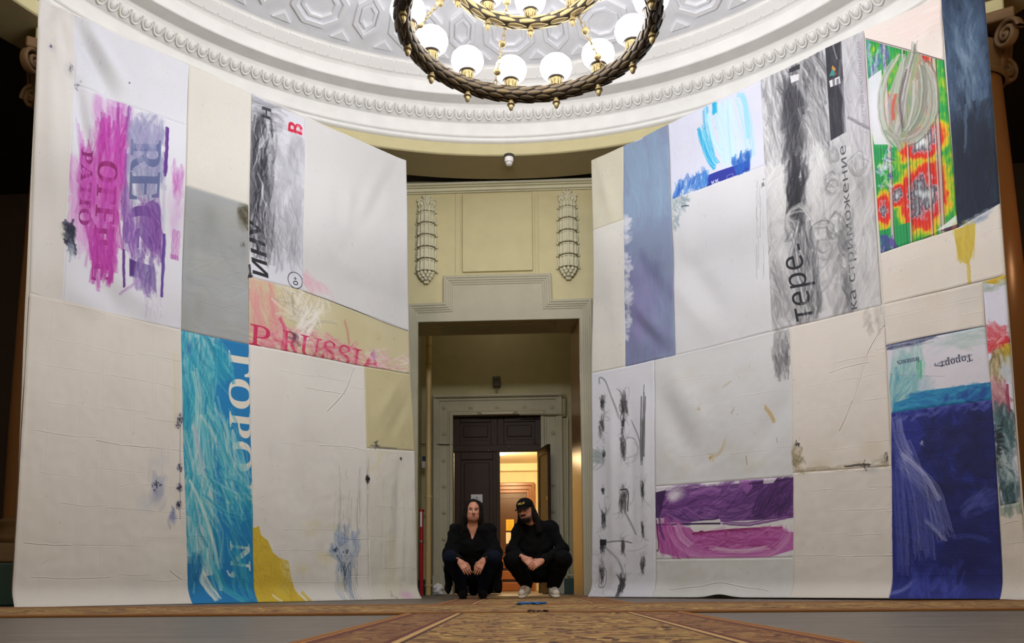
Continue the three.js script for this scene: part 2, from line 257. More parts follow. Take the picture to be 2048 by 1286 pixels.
// the plaster drops either side of the panel
function plasterDrop(cx, y0, y1) {
  const o = thing('plaster_drop', 'cream plaster drop of stacked leaf cups with a berry tip on the wall', 'ornament', 'plaster drops beside the wall panel');
  const [u, top] = F.px(cx, y0), [, low] = F.px(cx, y1), h = top - low; F.put(o, u, low, 0.02);
  const m = MAT.cream, sc = h / 1.06;
  const cup = (r0, r1, hh) => {                              // half-round fluted cup with a beaded rim
    const list = [lathe([[r0 * 0.72, hh], [r1 * 0.98, hh * 0.72], [r1 * 0.98, hh * 0.3], [r1 * 0.86, 0.02]], 20, -Math.PI / 2, Math.PI)];
    for (let k = 0; k < 7; k++) { const a = -Math.PI / 2 + (k + 0.5) / 7 * Math.PI, q = new THREE.SphereGeometry(0.024, 7, 6); q.scale(0.8, hh / 0.055, 0.6); q.rotateY(a); q.translate(Math.sin(a) * r1 * 1.0, hh * 0.5, Math.cos(a) * r1 * 1.0); list.push(q); }
    for (let k = 0; k < 5; k++) { const a = -Math.PI / 2 + k / 4 * Math.PI, q = new THREE.SphereGeometry(0.019, 7, 6); q.translate(Math.sin(a) * r1 * 1.12, 0.03, Math.cos(a) * r1 * 1.05); list.push(q); }
    const rim = new THREE.TorusGeometry(r1 * 1.02, 0.011, 5, 16, Math.PI); rim.rotateX(-Math.PI / 2); rim.rotateY(0); rim.rotateX(Math.PI); rim.translate(0, 0.03, 0); list.push(rim);
    const rim2 = rim.clone(); rim2.scale(0.86, 1, 0.86); rim2.translate(0, hh - 0.035, 0); list.push(rim2);
    return merge(list);
  };
  const hs = [0.16, 0.155, 0.155, 0.155, 0.15, 0.09]; let y = 0.12;
  hs.forEach((hh, i) => { const c = part(o, 'leaf_cup', cup(i === 5 ? 0.1 : 0.125, i === 5 ? 0.105 : 0.12 - i * 0.002, hh * 1.04), m); c.position.y = y * sc; c.scale.set(sc, sc, sc * 0.95); y += hh; });
  const berries = []; for (let r = 0; r < 4; r++) for (let k = 0; k < 5 - r; k++) { const a = -1.25 + (k + 0.5) / (5 - r) * 2.5, q = new THREE.SphereGeometry(0.026, 8, 6), R = [0.1, 0.085, 0.06, 0.02][r]; q.translate(Math.sin(a) * R, 0.115 - r * 0.032, Math.cos(a) * R); berries.push(q); }
  const b = part(o, 'berry_tip', merge(berries), m); b.scale.set(sc, sc, sc * 0.95);
  const scroll = [];
  for (const s of [-1, 1]) { const q = []; for (let i = 0; i <= 26; i++) { const a = i / 26 * 10, r = 0.058 * (1 - i / 34); q.push(new THREE.Vector3(s * (0.068 + r * Math.cos(a + 0.6)), r * Math.sin(a + 0.6), 0.03)); } scroll.push(tube(q, 0.014, 60, 6)); const k = new THREE.SphereGeometry(0.022, 8, 6); k.translate(s * 0.068, 0, 0.03); scroll.push(k); }
  const leaf = new THREE.SphereGeometry(0.03, 8, 8); leaf.scale(0.8, 2.2, 0.8); leaf.translate(0, 0.05, 0.03); scroll.push(leaf);
  for (const s of [-1, 1]) { const l2 = new THREE.SphereGeometry(0.022, 8, 6); l2.scale(0.8, 1.8, 0.7); l2.rotateZ(-s * 0.5); l2.translate(s * 0.03, 0.08, 0.03); scroll.push(l2); }
  const sg = part(o, 'scroll', merge(scroll), m); sg.position.y = (y + 0.045) * sc; sg.scale.setScalar(sc);
}
plasterDrop(854, 406, 569); plasterDrop(1134.5, 396, 561);
// smoke detector under the ring
{
  const o = thing('smoke_detector', 'small white round smoke detector under the ceiling ring', 'detector');
  part(o, 'base', lathe([[0.001, 0], [0.062, 0], [0.062, -0.03], [0.05, -0.034], [0.001, -0.034]], 24), std('#3b3630', 0.6));
  part(o, 'cap', lathe([[0.055, -0.03], [0.052, -0.075], [0.04, -0.1], [0.034, -0.12], [0.001, -0.124]], 24), std('#eceae6', 0.4));
  part(o, 'sensor_ring', lathe([[0.046, -0.085], [0.05, -0.088], [0.046, -0.094]], 24), std('#8d8b86', 0.5));
  o.position.copy(onHeight(1018, 311, 5.2));
}

// ---------- vestibule behind the doorway ----------
{
  const o = struct('wall_vestibule', 'dim olive vestibule walls with a teal dado', 'wall'); F.put(o);
  const D = rect(906, 832, 1086, 1190, BACK);               // opening for the wooden door
  const DU0 = D[0], DU1 = D[2], DT = D[3];
  const s = new THREE.Shape(); s.moveTo(VL - 0.2, 0); s.lineTo(DU0, 0); s.lineTo(DU0, DT); s.lineTo(DU1, DT); s.lineTo(DU1, 0); s.lineTo(VR + 0.2, 0); s.lineTo(VR + 0.2, 4.6); s.lineTo(VL - 0.2, 4.6); s.closePath();
  const g = new THREE.ExtrudeGeometry(s, { depth: 0.25, bevelEnabled: false }); g.translate(0, 0, BACK - 0.25);
  part(o, 'wall_back', metric(g), MAT.olive);
  part(o, 'wall_side', metric(plainBox(0.2, 4.6, -BACK - 0.6, VL - 0.1, 2.3, (BACK - 0.6) / 2)), MAT.olive);
  part(o, 'wall_side', metric(plainBox(0.2, 4.6, -BACK - 0.6, VR + 0.1, 2.3, (BACK - 0.6) / 2)), MAT.olive);
  part(o, 'ceiling_slab', metric(plainBox(VR - VL + 0.4, 0.15, -BACK, (VL + VR) / 2, 4.62, BACK / 2 - 0.1)), MAT.olive);
  const dv = F.px(1000, 1158, BACK)[1];
  part(o, 'dado', slab(VL, 0, DU0 - 0.02, dv, BACK, BACK + 0.05), MAT.dado); part(o, 'dado', slab(DU1 + 0.02, 0, VR, dv, BACK, BACK + 0.05), MAT.dado);
  part(o, 'dado', slab(VL, 0, VL + 0.02, dv, BACK, -0.6), MAT.dado); part(o, 'dado', slab(VR - 0.02, 0, VR, dv, BACK, -0.6), MAT.dado);
  // unseen lamp above the lintel, placed to light the upper wall
  const vl = thing('ceiling_lamp', 'small round lamp under the vestibule ceiling above the lintel', 'lamp'); F.put(vl, -0.35, 4.54, -1.5);
  part(vl, 'lamp_bowl', (() => { const q = new THREE.SphereGeometry(0.1, 16, 10); q.scale(1, 0.6, 1); q.translate(0, -0.08, 0); return q; })(), std('#fff6e4', 0.5, { emissive: '#fff0d4', emissiveIntensity: 1.5 })); part(vl, 'lamp_base', cyl(0.07, 0.07, 0.04, 0, -0.05, 0, 18), MAT.paleIron);
  const vpl = new THREE.PointLight(0xfff0d8, 0.42); vpl.shadow.radius = 4; vpl.position.set(0, -0.1, 0); vl.add(vpl);
  // studded surround of the wooden door
  const tr = struct('trim_2', 'olive studded plaster surround of the wooden double door', 'door surround'); F.put(tr);
  const O = rect(868, 793, 1128, 1190, BACK), pl = [[O[0], 0], [O[0], O[3]], [O[2], O[3]], [O[2], 0], [DU1, 0], [DU1, DT], [DU0, DT], [DU0, 0]].map(([x, y]) => [x, y]);
  const plm = extr(pl, 0.05); plm.translate(0, 0, BACK); part(tr, 'surround_plate', metric(plm), MAT.stone);
  const ring = (k0, k1, t, in_) => { const f = (k) => in_ ? [[DU0 - k, 0], [DU0 - k, DT + k], [DU1 + k, DT + k], [DU1 + k, 0]] : [[O[0] + k, 0], [O[0] + k, O[3] - k], [O[2] - k, O[3] - k], [O[2] - k, 0]]; const q = extr([...f(k0), ...f(k1).reverse()], t, 0.006); q.translate(0, 0, BACK + 0.05); return q; };
  part(tr, 'surround_moulding', ring(0, 0.05, 0.05), MAT.stone); part(tr, 'surround_moulding', ring(0.05, 0.085, 0.025), MAT.stone);
  part(tr, 'surround_moulding', ring(0.0, 0.04, 0.03, true), MAT.stone); part(tr, 'surround_moulding', ring(0.055, 0.075, 0.014, true), MAT.stone);
  const ros = lathe([[0.001, 0.032], [0.014, 0.03], [0.018, 0.016], [0.028, 0.02], [0.036, 0.014], [0.04, 0]], 16); ros.rotateX(Math.PI / 2);
  const stud = (x, y) => { const [u, v] = F.px(x, y, BACK + 0.05), m = part(tr, 'rosette', ros, MAT.stone); m.position.set(u, v, BACK + 0.05); };
  for (const x of [888, 942, 995, 1049, 1103]) stud(x, 815 - (x - 995) * 0.006);
  for (const y of [868, 921, 972, 1025, 1078, 1131]) { stud(888.5, y); if (y !== 921) stud(1106 + (y - 868) * 0.008, y - 2); }

  // the wooden double door: transom, one leaf shut, one open towards the room
  const wd = struct('door_1', 'dark brown panelled double door with transom, one leaf standing open', 'door'); F.put(wd);
  const [, TR] = F.px(1000, 897, BACK - 0.1), mid = F.px(999, 1000, BACK - 0.1)[0], z0 = BACK - 0.16, z1 = BACK - 0.08;
  const panelled = (parent, u0, v0, u1, v1, panels, mat) => {   // frame boards around sunk panels
    const st = 0.1; const list = [slab(u0, v0, u0 + st, v1, z0, z1), slab(u1 - st, v0, u1, v1, z0, z1)];
    let last = v0; for (const [p0, p1] of panels) { list.push(slab(u0 + st, last, u1 - st, p0, z0, z1)); last = p1; } list.push(slab(u0 + st, last, u1 - st, v1, z0, z1));
    const leaf = part(parent, 'door_leaf', metric(merge(list), 0.5), mat);
    for (const [p0, p1] of panels) { part(leaf, 'door_panel', metric(slab(u0 + st - 0.01, p0 - 0.01, u1 - st + 0.01, p1 + 0.01, z0 + 0.015, z1 - 0.025), 0.5), mat); part(leaf, 'door_panel', metric(slab(u0 + st + 0.05, p0 + 0.05, u1 - st - 0.05, p1 - 0.05, z0 + 0.01, z1 - 0.008, 0.012), 0.5), mat); }
    return leaf;
  };
  part(wd, 'transom_rail', metric(slab(DU0, TR - 0.05, DU1, TR + 0.05, z0 - 0.02, z1 + 0.02), 0.5), woodDark);
  panelled(wd, DU0, TR + 0.05, (DU0 + DU1) / 2, DT, [[TR + 0.13, DT - 0.09]], woodDark); panelled(wd, (DU0 + DU1) / 2, TR + 0.05, DU1, DT, [[TR + 0.13, DT - 0.09]], woodDark);
  panelled(wd, DU0 + 0.01, 0.01, mid, TR - 0.05, [[0.14, 0.62], [0.74, TR - 0.17]], woodDark);
  part(wd, 'meeting_strip', slab(mid - 0.05, 0.01, mid + 0.012, TR - 0.05, z1, z1 + 0.02), woodDark);
  // open leaf, hung at the right side of the opening
  const lw = DU1 - mid - 0.02, open = part(wd, 'door_leaf', metric(merge([bx(0.1, TR - 0.06, 0.045, 0.05, (TR - 0.06) / 2, 0), bx(0.1, TR - 0.06, 0.045, lw - 0.05, (TR - 0.06) / 2, 0), bx(lw, 0.14, 0.045, lw / 2, 0.07, 0), bx(lw, 0.12, 0.045, lw / 2, 0.68, 0), bx(lw, 0.12, 0.045, lw / 2, TR - 0.12, 0)]), 0.5), woodDark);
  open.position.set(F.px(1078, 1000, BACK)[0], 0.01, BACK - 0.05); open.rotation.y = -Math.PI / 2 + 0.26;
  for (const [a, b] of [[0.14, 0.62], [0.74, TR - 0.18]]) part(open, 'door_panel', metric(bx(lw - 0.18, b - a, 0.022, lw / 2, (a + b) / 2, 0), 0.5), woodDark);
  part(open, 'lock_plate', bx(0.03, 0.05, 0.055, lw - 0.05, TR * 0.62, 0), std('#c9a25a', 0.3, { metalness: 0.8 }));
  part(wd, 'latch_knob', new THREE.SphereGeometry(0.016, 10, 8), MAT.steel).position.set(F.px(1018, 893, BACK)[0], F.px(1018, 893, BACK)[1], z1 + 0.05);
  part(wd, 'latch_knob', new THREE.SphereGeometry(0.014, 10, 8), MAT.steel).position.set(F.px(977, 901, BACK)[0], F.px(977, 901, BACK)[1], z1 + 0.045);
  // the number sheet
  const c = canvas(256, 192), q = c.getContext('2d'); q.fillStyle = '#dcdde2'; q.fillRect(0, 0, 256, 192); q.fillStyle = '#1b2230'; q.textAlign = 'center'; q.textBaseline = 'middle'; q.font = 'bold 92px sans-serif'; q.fillText('7', 128, 98); q.font = 'bold 52px sans-serif'; q.fillText('‹', 62, 92); q.fillText('›', 194, 92);
  const S = rect(942, 989, 965, 1005, z1), sh = thing('number_sheet', 'white paper sheet with the number 7 between chevrons on the door', 'sign'); F.put(sh, (S[0] + S[2]) / 2, (S[1] + S[3]) / 2, z1 + 0.004);
  const sg = new THREE.BoxGeometry(S[2] - S[0], S[3] - S[1], 0.003); part(sh, 'sheet', sg, std('#ffffff', 0.85, { map: tex(c) }));
  sh.userData.kind = undefined; delete sh.userData.kind;

  // services: box above the door, tube fitting, conduits
  const sp = thing('wall_speaker', 'small grey box on a bracket above the door surround', 'speaker'); { const [u, v] = F.px(994, 766, BACK); F.put(sp, u, v, BACK); part(sp, 'housing', bx(0.12, 0.16, 0.11, 0, 0.0, 0.09, 0.02), std('#6b6656', 0.6)); part(sp, 'face_plate', bx(0.09, 0.11, 0.01, 0, -0.01, 0.147, 0.004), std('#4c483d', 0.6)); part(sp, 'bracket', merge([cyl(0.012, 0.012, 0.12, 0, -0.19, 0.05, 8), bx(0.02, 0.02, 0.09, 0, 0, 0.045)]), MAT.cable); }
  const tl = thing('tube_fitting', 'pale unlit tube fitting fixed above the door lintel', 'light fitting'); { const T = rect(959, 825, 1032, 831, BACK + 0.05); F.put(tl, (T[0] + T[2]) / 2, (T[1] + T[3]) / 2, BACK + 0.07); const w = T[2] - T[0]; const b = new THREE.CapsuleGeometry(0.022, w - 0.1, 4, 10); b.rotateZ(Math.PI / 2); b.translate(0, 0, 0.035); part(tl, 'tube_cover', b, phy('#c8c3a8', 0.35)); for (const k of [-1, 1]) part(tl, 'end_cap', bx(0.05, 0.05, 0.07, k * w / 2, 0, 0.01, 0.01), MAT.cable); }
  const pipeRun = (name, label, cat, pts, r, mat, w) => { const t = thing(name, label, cat); F.put(t); const q = pts.map(([x, y, ww]) => { const [u, v] = F.px(x, y, ww ?? w); return new THREE.Vector3(u, v, ww ?? w); }); const list = []; for (let i = 0; i + 1 < q.length; i++) { list.push(tube([q[i], q[i].clone().lerp(q[i + 1], 0.5), q[i + 1]], r, 2, 8)); const k = new THREE.SphereGeometry(r * 1.15, 8, 6); k.translate(q[i + 1].x, q[i + 1].y, q[i + 1].z); list.push(k); } part(t, 'conduit_run', merge(list), mat); return t; };
  pipeRun('cable_conduit', 'thin grey conduit running round the outside of the studded surround', 'conduit', [[866, 1150], [866, 795], [1131, 790], [1131, 829], [1040, 829]], 0.012, MAT.cable, BACK + 0.115);
  pipeRun('cable_conduit', 'thin pale conduit down the wall with a bend above the teal dado', 'conduit', [[1135, 833], [1135, 1040], [1136, 1150], [1152, 1151]], 0.012, MAT.paleIron, BACK + 0.1);
  pipeRun('cable_conduit', 'dark cable crossing the studded surround at shoulder height', 'conduit', [[842, 888.5], [866, 888.5], [905, 889.5]], 0.007, std('#27231c', 0.7), BACK + 0.08);
  // riser pipe with brackets
  const rp = thing('riser_pipe', 'ochre painted riser pipe standing in the vestibule corner', 'pipe'); { const w = BACK + 0.75, [u] = F.px(857, 1000, w); F.put(rp, u, 0, w); part(rp, 'pipe_barrel', cyl(0.042, 0.042, 4.5, 0, 0, 0, 18), MAT.pipe); for (const y of [690, 726, 994, 1171]) { const v = F.px(857, y, w)[1]; part(rp, 'pipe_collar', lathe([[0.043, -0.02], [0.05, -0.015], [0.05, 0.015], [0.043, 0.02]], 18), MAT.pipe).position.y = v; } for (const y of [994, 1171]) { const v = F.px(857, y, w)[1]; part(rp, 'bracket', bx(0.12, 0.025, 0.03, 0, v, -0.03), MAT.cable); } }
  const fr = thing('fire_riser', 'red iron fire riser with a pale valve beside the ochre pipe', 'pipe'); { const w = BACK + 0.55, a = F.px(843, 1019, w), b = F.px(843, 1172, w); F.put(fr, a[0], 0, w); part(fr, 'red_pipe', cyl(0.03, 0.03, a[1] - 0.02, 0, 0.0, 0, 12), MAT.red); part(fr, 'flange', cyl(0.045, 0.045, 0.03, 0, a[1] - 0.03, 0, 12), MAT.red); part(fr, 'flange', cyl(0.042, 0.042, 0.03, 0, F.px(843, 1085, w)[1], 0, 12), MAT.steel); const vv = F.px(843, 1032, w)[1]; part(fr, 'valve', new THREE.SphereGeometry(0.04, 12, 10), MAT.pipe).position.set(0.07, vv, 0.03); part(fr, 'label_strip', bx(0.03, 0.22, 0.004, 0, vv - 0.05, 0.031), MAT.paper); }
  const pn = thing('notice_plate', 'small blue and white plate on the vestibule side wall', 'sign'); { const w = BACK + 0.5, a = rect(841, 907, 851, 932, w); F.put(pn, (a[0] + a[2]) / 2, 0, w - 0.2); part(pn, 'white_half', bx(0.09, 0.1, 0.02, 0, a[1] + 0.05, 0), MAT.paper); part(pn, 'blue_half', bx(0.09, 0.07, 0.02, 0, a[1] + 0.14, 0), std('#123a6b', 0.5)); }
  const bg = thing('plastic_bundle', 'crumpled white plastic bundle on the floor beside the pipe', 'bundle'); { const w = BACK + 0.75, [u] = F.px(870, 1180, w), g2 = new THREE.IcosahedronGeometry(0.075, 4), p = g2.attributes.position; for (let i = 0; i < p.count; i++) { const x = p.getX(i), y = p.getY(i), z = p.getZ(i), k = 1 + 0.35 * noise3(x * 18, y * 18, z * 18) + 0.15 * noise3(x * 45, y * 45, z * 45); p.setXYZ(i, x * k, Math.max(-0.07, y * k * 1.1), z * k); } const gm = mergeVertices(g2); gm.computeVertexNormals(); part(bg, 'wrapping', gm, phy('#e6e6e4', 0.35)).position.y = 0.07; F.put(bg, u + 0.06, 0, w + 0.12); }

  // ---------- lit room beyond ----------
  const far = -7.6, rm = struct('wall_inner_room', 'warm cream walls and ceiling of the lit room beyond', 'wall'); F.put(rm);
  const warmWall = plaster('#ece0c0', 0.7), ceilH = F.px(1035, 944, far)[1];
  const q0 = -2.2, q1 = DU1 + 0.45;
  part(rm, 'wall_far', metric(plainBox(q1 - q0, 3.2, 0.15, (q0 + q1) / 2, 1.6, far - 0.075)), warmWall);
  for (const u of [q0 - 0.075, q1 + 0.075]) part(rm, 'wall_side', metric(plainBox(0.15, 3.2, -far + BACK, u, 1.6, (far + BACK - 0.25) / 2)), warmWall);
  part(rm, 'wall_near', metric(plainBox(DU0 - q0, 3.2, 0.1, (DU0 + q0) / 2, 1.6, BACK - 0.31)), warmWall); part(rm, 'wall_near', metric(plainBox(q1 - DU1, 3.2, 0.1, (q1 + DU1) / 2, 1.6, BACK - 0.31)), warmWall); part(rm, 'wall_near', metric(plainBox(q1 - q0, 0.8, 0.1, (q0 + q1) / 2, DT + 0.4, BACK - 0.31)), warmWall);
  part(rm, 'ceiling_slab', metric(plainBox(q1 - q0 + 0.3, 0.12, -far + BACK, (q0 + q1) / 2, ceilH + 0.22, (far + BACK - 0.25) / 2)), plaster('#efe3c8', 0.7));
  for (const [a, b] of [[0.0, 0.12], [0.05, 0.05]]) part(rm, 'cove_moulding', slab(q0, ceilH + a, q1, ceilH + 0.17, far, far + b + 0.06, 0.02), plaster('#efe3c8', 0.7));
  part(rm, 'beam', metric(slab(q1 - 0.34, ceilH - 0.02, q1, ceilH + 0.17, far, BACK - 0.4, 0.04)), plaster('#efe3c8', 0.7));
  const d2 = struct('door_2', 'brown panelled door in a carved wooden frame in the lit room', 'door'); F.put(d2);
  const A = rect(960, 986, 1056, 1200, far + 0.05), Bf = rect(945, 968, 1070, 1200, far + 0.05); A[1] = 0; Bf[1] = 0;
  const fr2 = (k0, k1, t) => { const f = (k) => { const l = (a, b) => lerp(a, b, k); return [[l(A[0], Bf[0]), 0], [l(A[0], Bf[0]), l(A[3], Bf[3])], [l(A[2], Bf[2]), l(A[3], Bf[3])], [l(A[2], Bf[2]), 0]]; }; const q = extr([...f(k0), ...f(k1).reverse()], t, 0.01); q.translate(0, 0, far); return metric(q, 0.5); };
  part(d2, 'frame_moulding', fr2(0, 0.35, 0.05), woodWarm); part(d2, 'frame_moulding', fr2(0.35, 0.75, 0.08), woodWarm); part(d2, 'frame_moulding', fr2(0.75, 1, 0.12), woodWarm);
  part(d2, 'door_leaf', metric(slab(A[0], 0, A[2], A[3], far, far + 0.03), 0.5), woodFrame);
  const stile = F.px(1046, 1000, far + 0.03)[0], low = F.px(1030, 1115, far)[1];
  part(d2, 'door_panel', metric(slab(A[0] + 0.1, low + 0.1, stile, A[3] - 0.12, far + 0.02, far + 0.045, 0.012), 0.5), woodFrame);
  for (let i = 0; i < 3; i++) part(d2, 'door_panel', metric(slab(A[0], low * (i * 0.34), A[2] + 0.05, low * (i * 0.34 + 0.26), far + 0.02, far + 0.07 + 0.02 * (2 - i), 0.015), 0.5), woodWarm);
  const note = (x0, y0, x1, y1, col, label) => { const q = rect(x0, y0, x1, y1, far + 0.05), t = thing('notice_sheet', label, 'sign'); F.put(t, (q[0] + q[2]) / 2, (q[1] + q[3]) / 2, far + 0.05); const c2 = canvas(96, 128), k = c2.getContext('2d'); k.fillStyle = col; k.fillRect(0, 0, 96, 128); k.fillStyle = '#5b4a20'; for (let i = 0; i < 9; i++) { k.globalAlpha = 0.55; k.fillRect(rr(14, 24), 18 + i * 11, rr(35, 58), 3); } part(t, 'sheet', new THREE.BoxGeometry(q[2] - q[0], q[3] - q[1], 0.004), std('#ffffff', 0.8, { map: tex(c2) })); };
  note(1012, 1039, 1028, 1061, '#d8b53c', 'yellow notice sheet on the door of the lit room'); note(1012, 1065, 1028, 1087, '#efe9d8', 'white notice sheet under the yellow one on the far door');
  const lp = thing('ceiling_lamp', 'round glowing ceiling lamp in the room beyond the door', 'lamp'); const [lu, lv] = F.px(1004, 913, -5.6); F.put(lp, lu, ceilH + 0.12, -5.6);
  part(lp, 'lamp_bowl', (() => { const s2 = new THREE.SphereGeometry(0.11, 18, 12); s2.scale(1, 0.55, 1); return s2; })(), std('#fff3d8', 0.5, { emissive: '#ffd99a', emissiveIntensity: 6 }));
  part(lp, 'lamp_base', cyl(0.08, 0.08, 0.03, 0, 0.045, 0, 20), MAT.paleIron);
  const pl2 = new THREE.PointLight(0xffd9a4, 11); pl2.shadow.radius = 4; pl2.position.set(0, -0.12, 0); lp.add(pl2);
}
// ---------- columns at the sides ----------
function column(x, d, label, face) {
  const o = thing('column', label, 'column'); o.position.copy(V(x, 0, d)); o.rotation.y = face; o.scale.y = 1.048;
  part(o, 'pedestal', bx(0.98, 0.34, 0.98, 0, 0.17, 0, 0.015), MAT.dado); part(o, 'plinth', bx(0.9, 0.16, 0.9, 0, 0.42, 0, 0.02), MAT.capital);
  part(o, 'base_moulding', lathe([[0.44, 0.5], [0.47, 0.53], [0.46, 0.58], [0.4, 0.6], [0.385, 0.64], [0.41, 0.67], [0.4, 0.7], [0.37, 0.72]], 40), MAT.capital);
  part(o, 'shaft', lathe([[0.37, 0.72], [0.362, 1.5], [0.335, 2.6], [0.295, 3.6], [0.262, 4.36], [0.262, 4.38]], 48), MAT.shaft);
  part(o, 'necking', lathe([[0.285, 4.37], [0.315, 4.385], [0.31, 4.41], [0.29, 4.42], [0.3, 4.5], [0.33, 4.62], [0.3, 4.66]], 40), MAT.capital);
  for (const sx of [-1, 1]) for (const sz of [-1, 1]) {      // corner volutes
    const q = []; for (let i = 0; i <= 40; i++) { const a = i / 40 * 4.4 * Math.PI, r = 0.125 * Math.pow(1 - i / 46, 1.2); q.push(new THREE.Vector3(r * Math.cos(a), r * Math.sin(a), 0)); }
    const v = part(o, 'volute', merge([tube(q, 0.022, 90, 6), (() => { const s = new THREE.SphereGeometry(0.03, 8, 6); return s; })()]), MAT.capital);
    v.position.set(sx * 0.31, 4.6, sz * 0.31); v.rotation.y = Math.atan2(sx, sz) + Math.PI / 2; v.scale.set(sx * sz > 0 ? -1 : 1, 1, 2.2);
  }
  for (let k = 0; k < 8; k++) { const a = k / 8 * Math.PI * 2 + 0.39, g = new THREE.SphereGeometry(0.06, 8, 8); g.scale(0.8, 2, 0.5); const m = part(o, 'acanthus_leaf', g, MAT.capital); m.position.set(Math.sin(a) * 0.3, 4.53, Math.cos(a) * 0.3); m.rotation.set(0.25, a, 0, 'YXZ'); }
  part(o, 'abacus', bx(0.74, 0.1, 0.74, 0, 4.76, 0, 0.02), MAT.capital); part(o, 'impost', bx(0.6, 0.14, 0.6, 0, 4.88, 0, 0.02), MAT.beige);
}
column(-4.14, 7.6, 'column in deep shade behind the banner with magenta lettering', 0.5);
column(4.17, 7.3, 'warm brown lit column behind the banner with the rainbow panel', -0.5);
{ // hanging lamp out of view, placed to light the brown column
  const o = thing('unseen_pendant_lamp', 'warm glass pendant lamp hanging beside the brown column', 'lamp'); o.position.copy(V(5.3, 3.2, 6.35));
  const brass = std('#a8813c', 0.3, { metalness: 0.8 }), g = new THREE.SphereGeometry(0.11, 16, 12); g.scale(1, 1.3, 1); part(o, 'glass_shade', g, std('#fff0d0', 0.5, { emissive: '#ffc878', emissiveIntensity: 4 }));
  part(o, 'rod', cyl(0.012, 0.012, 1.98, 0, 0.12, 0, 8), brass); part(o, 'canopy', cyl(0.06, 0.06, 0.03, 0, 2.07, 0, 16), brass);
  const l = new THREE.PointLight(0xffb480, 0.8); l.shadow.radius = 4; o.add(l);
}

// unseen lamps behind the viewer, placed to light the lower cloths and the vestibule
for (const [x, l] of [[-2.4, 'milky ceiling lamp of the rear hall, beyond the banner with magenta lettering'], [2.6, 'milky ceiling lamp of the rear hall, beyond the banner with the rainbow map']]) {
  const o = thing('ceiling_lamp', l, 'lamp'); o.position.copy(V(x, 5.3, -1.3));
  const g = new THREE.SphereGeometry(0.2, 20, 14); g.scale(1, 0.8, 1); g.translate(0, -0.45, 0); part(o, 'lamp_bowl', g, std('#fff6e6', 0.5, { emissive: '#fff0da', emissiveIntensity: 4 }));
  part(o, 'stem', cyl(0.015, 0.015, 0.3, 0, -0.3, 0, 10), MAT.steel); part(o, 'ceiling_rose', cyl(0.08, 0.08, 0.03, 0, -0.03, 0, 20), MAT.steel);
  const p = new THREE.PointLight(0xfff3e4, 21); p.shadow.radius = 9; p.position.set(0, -0.45, 0); o.add(p);
}

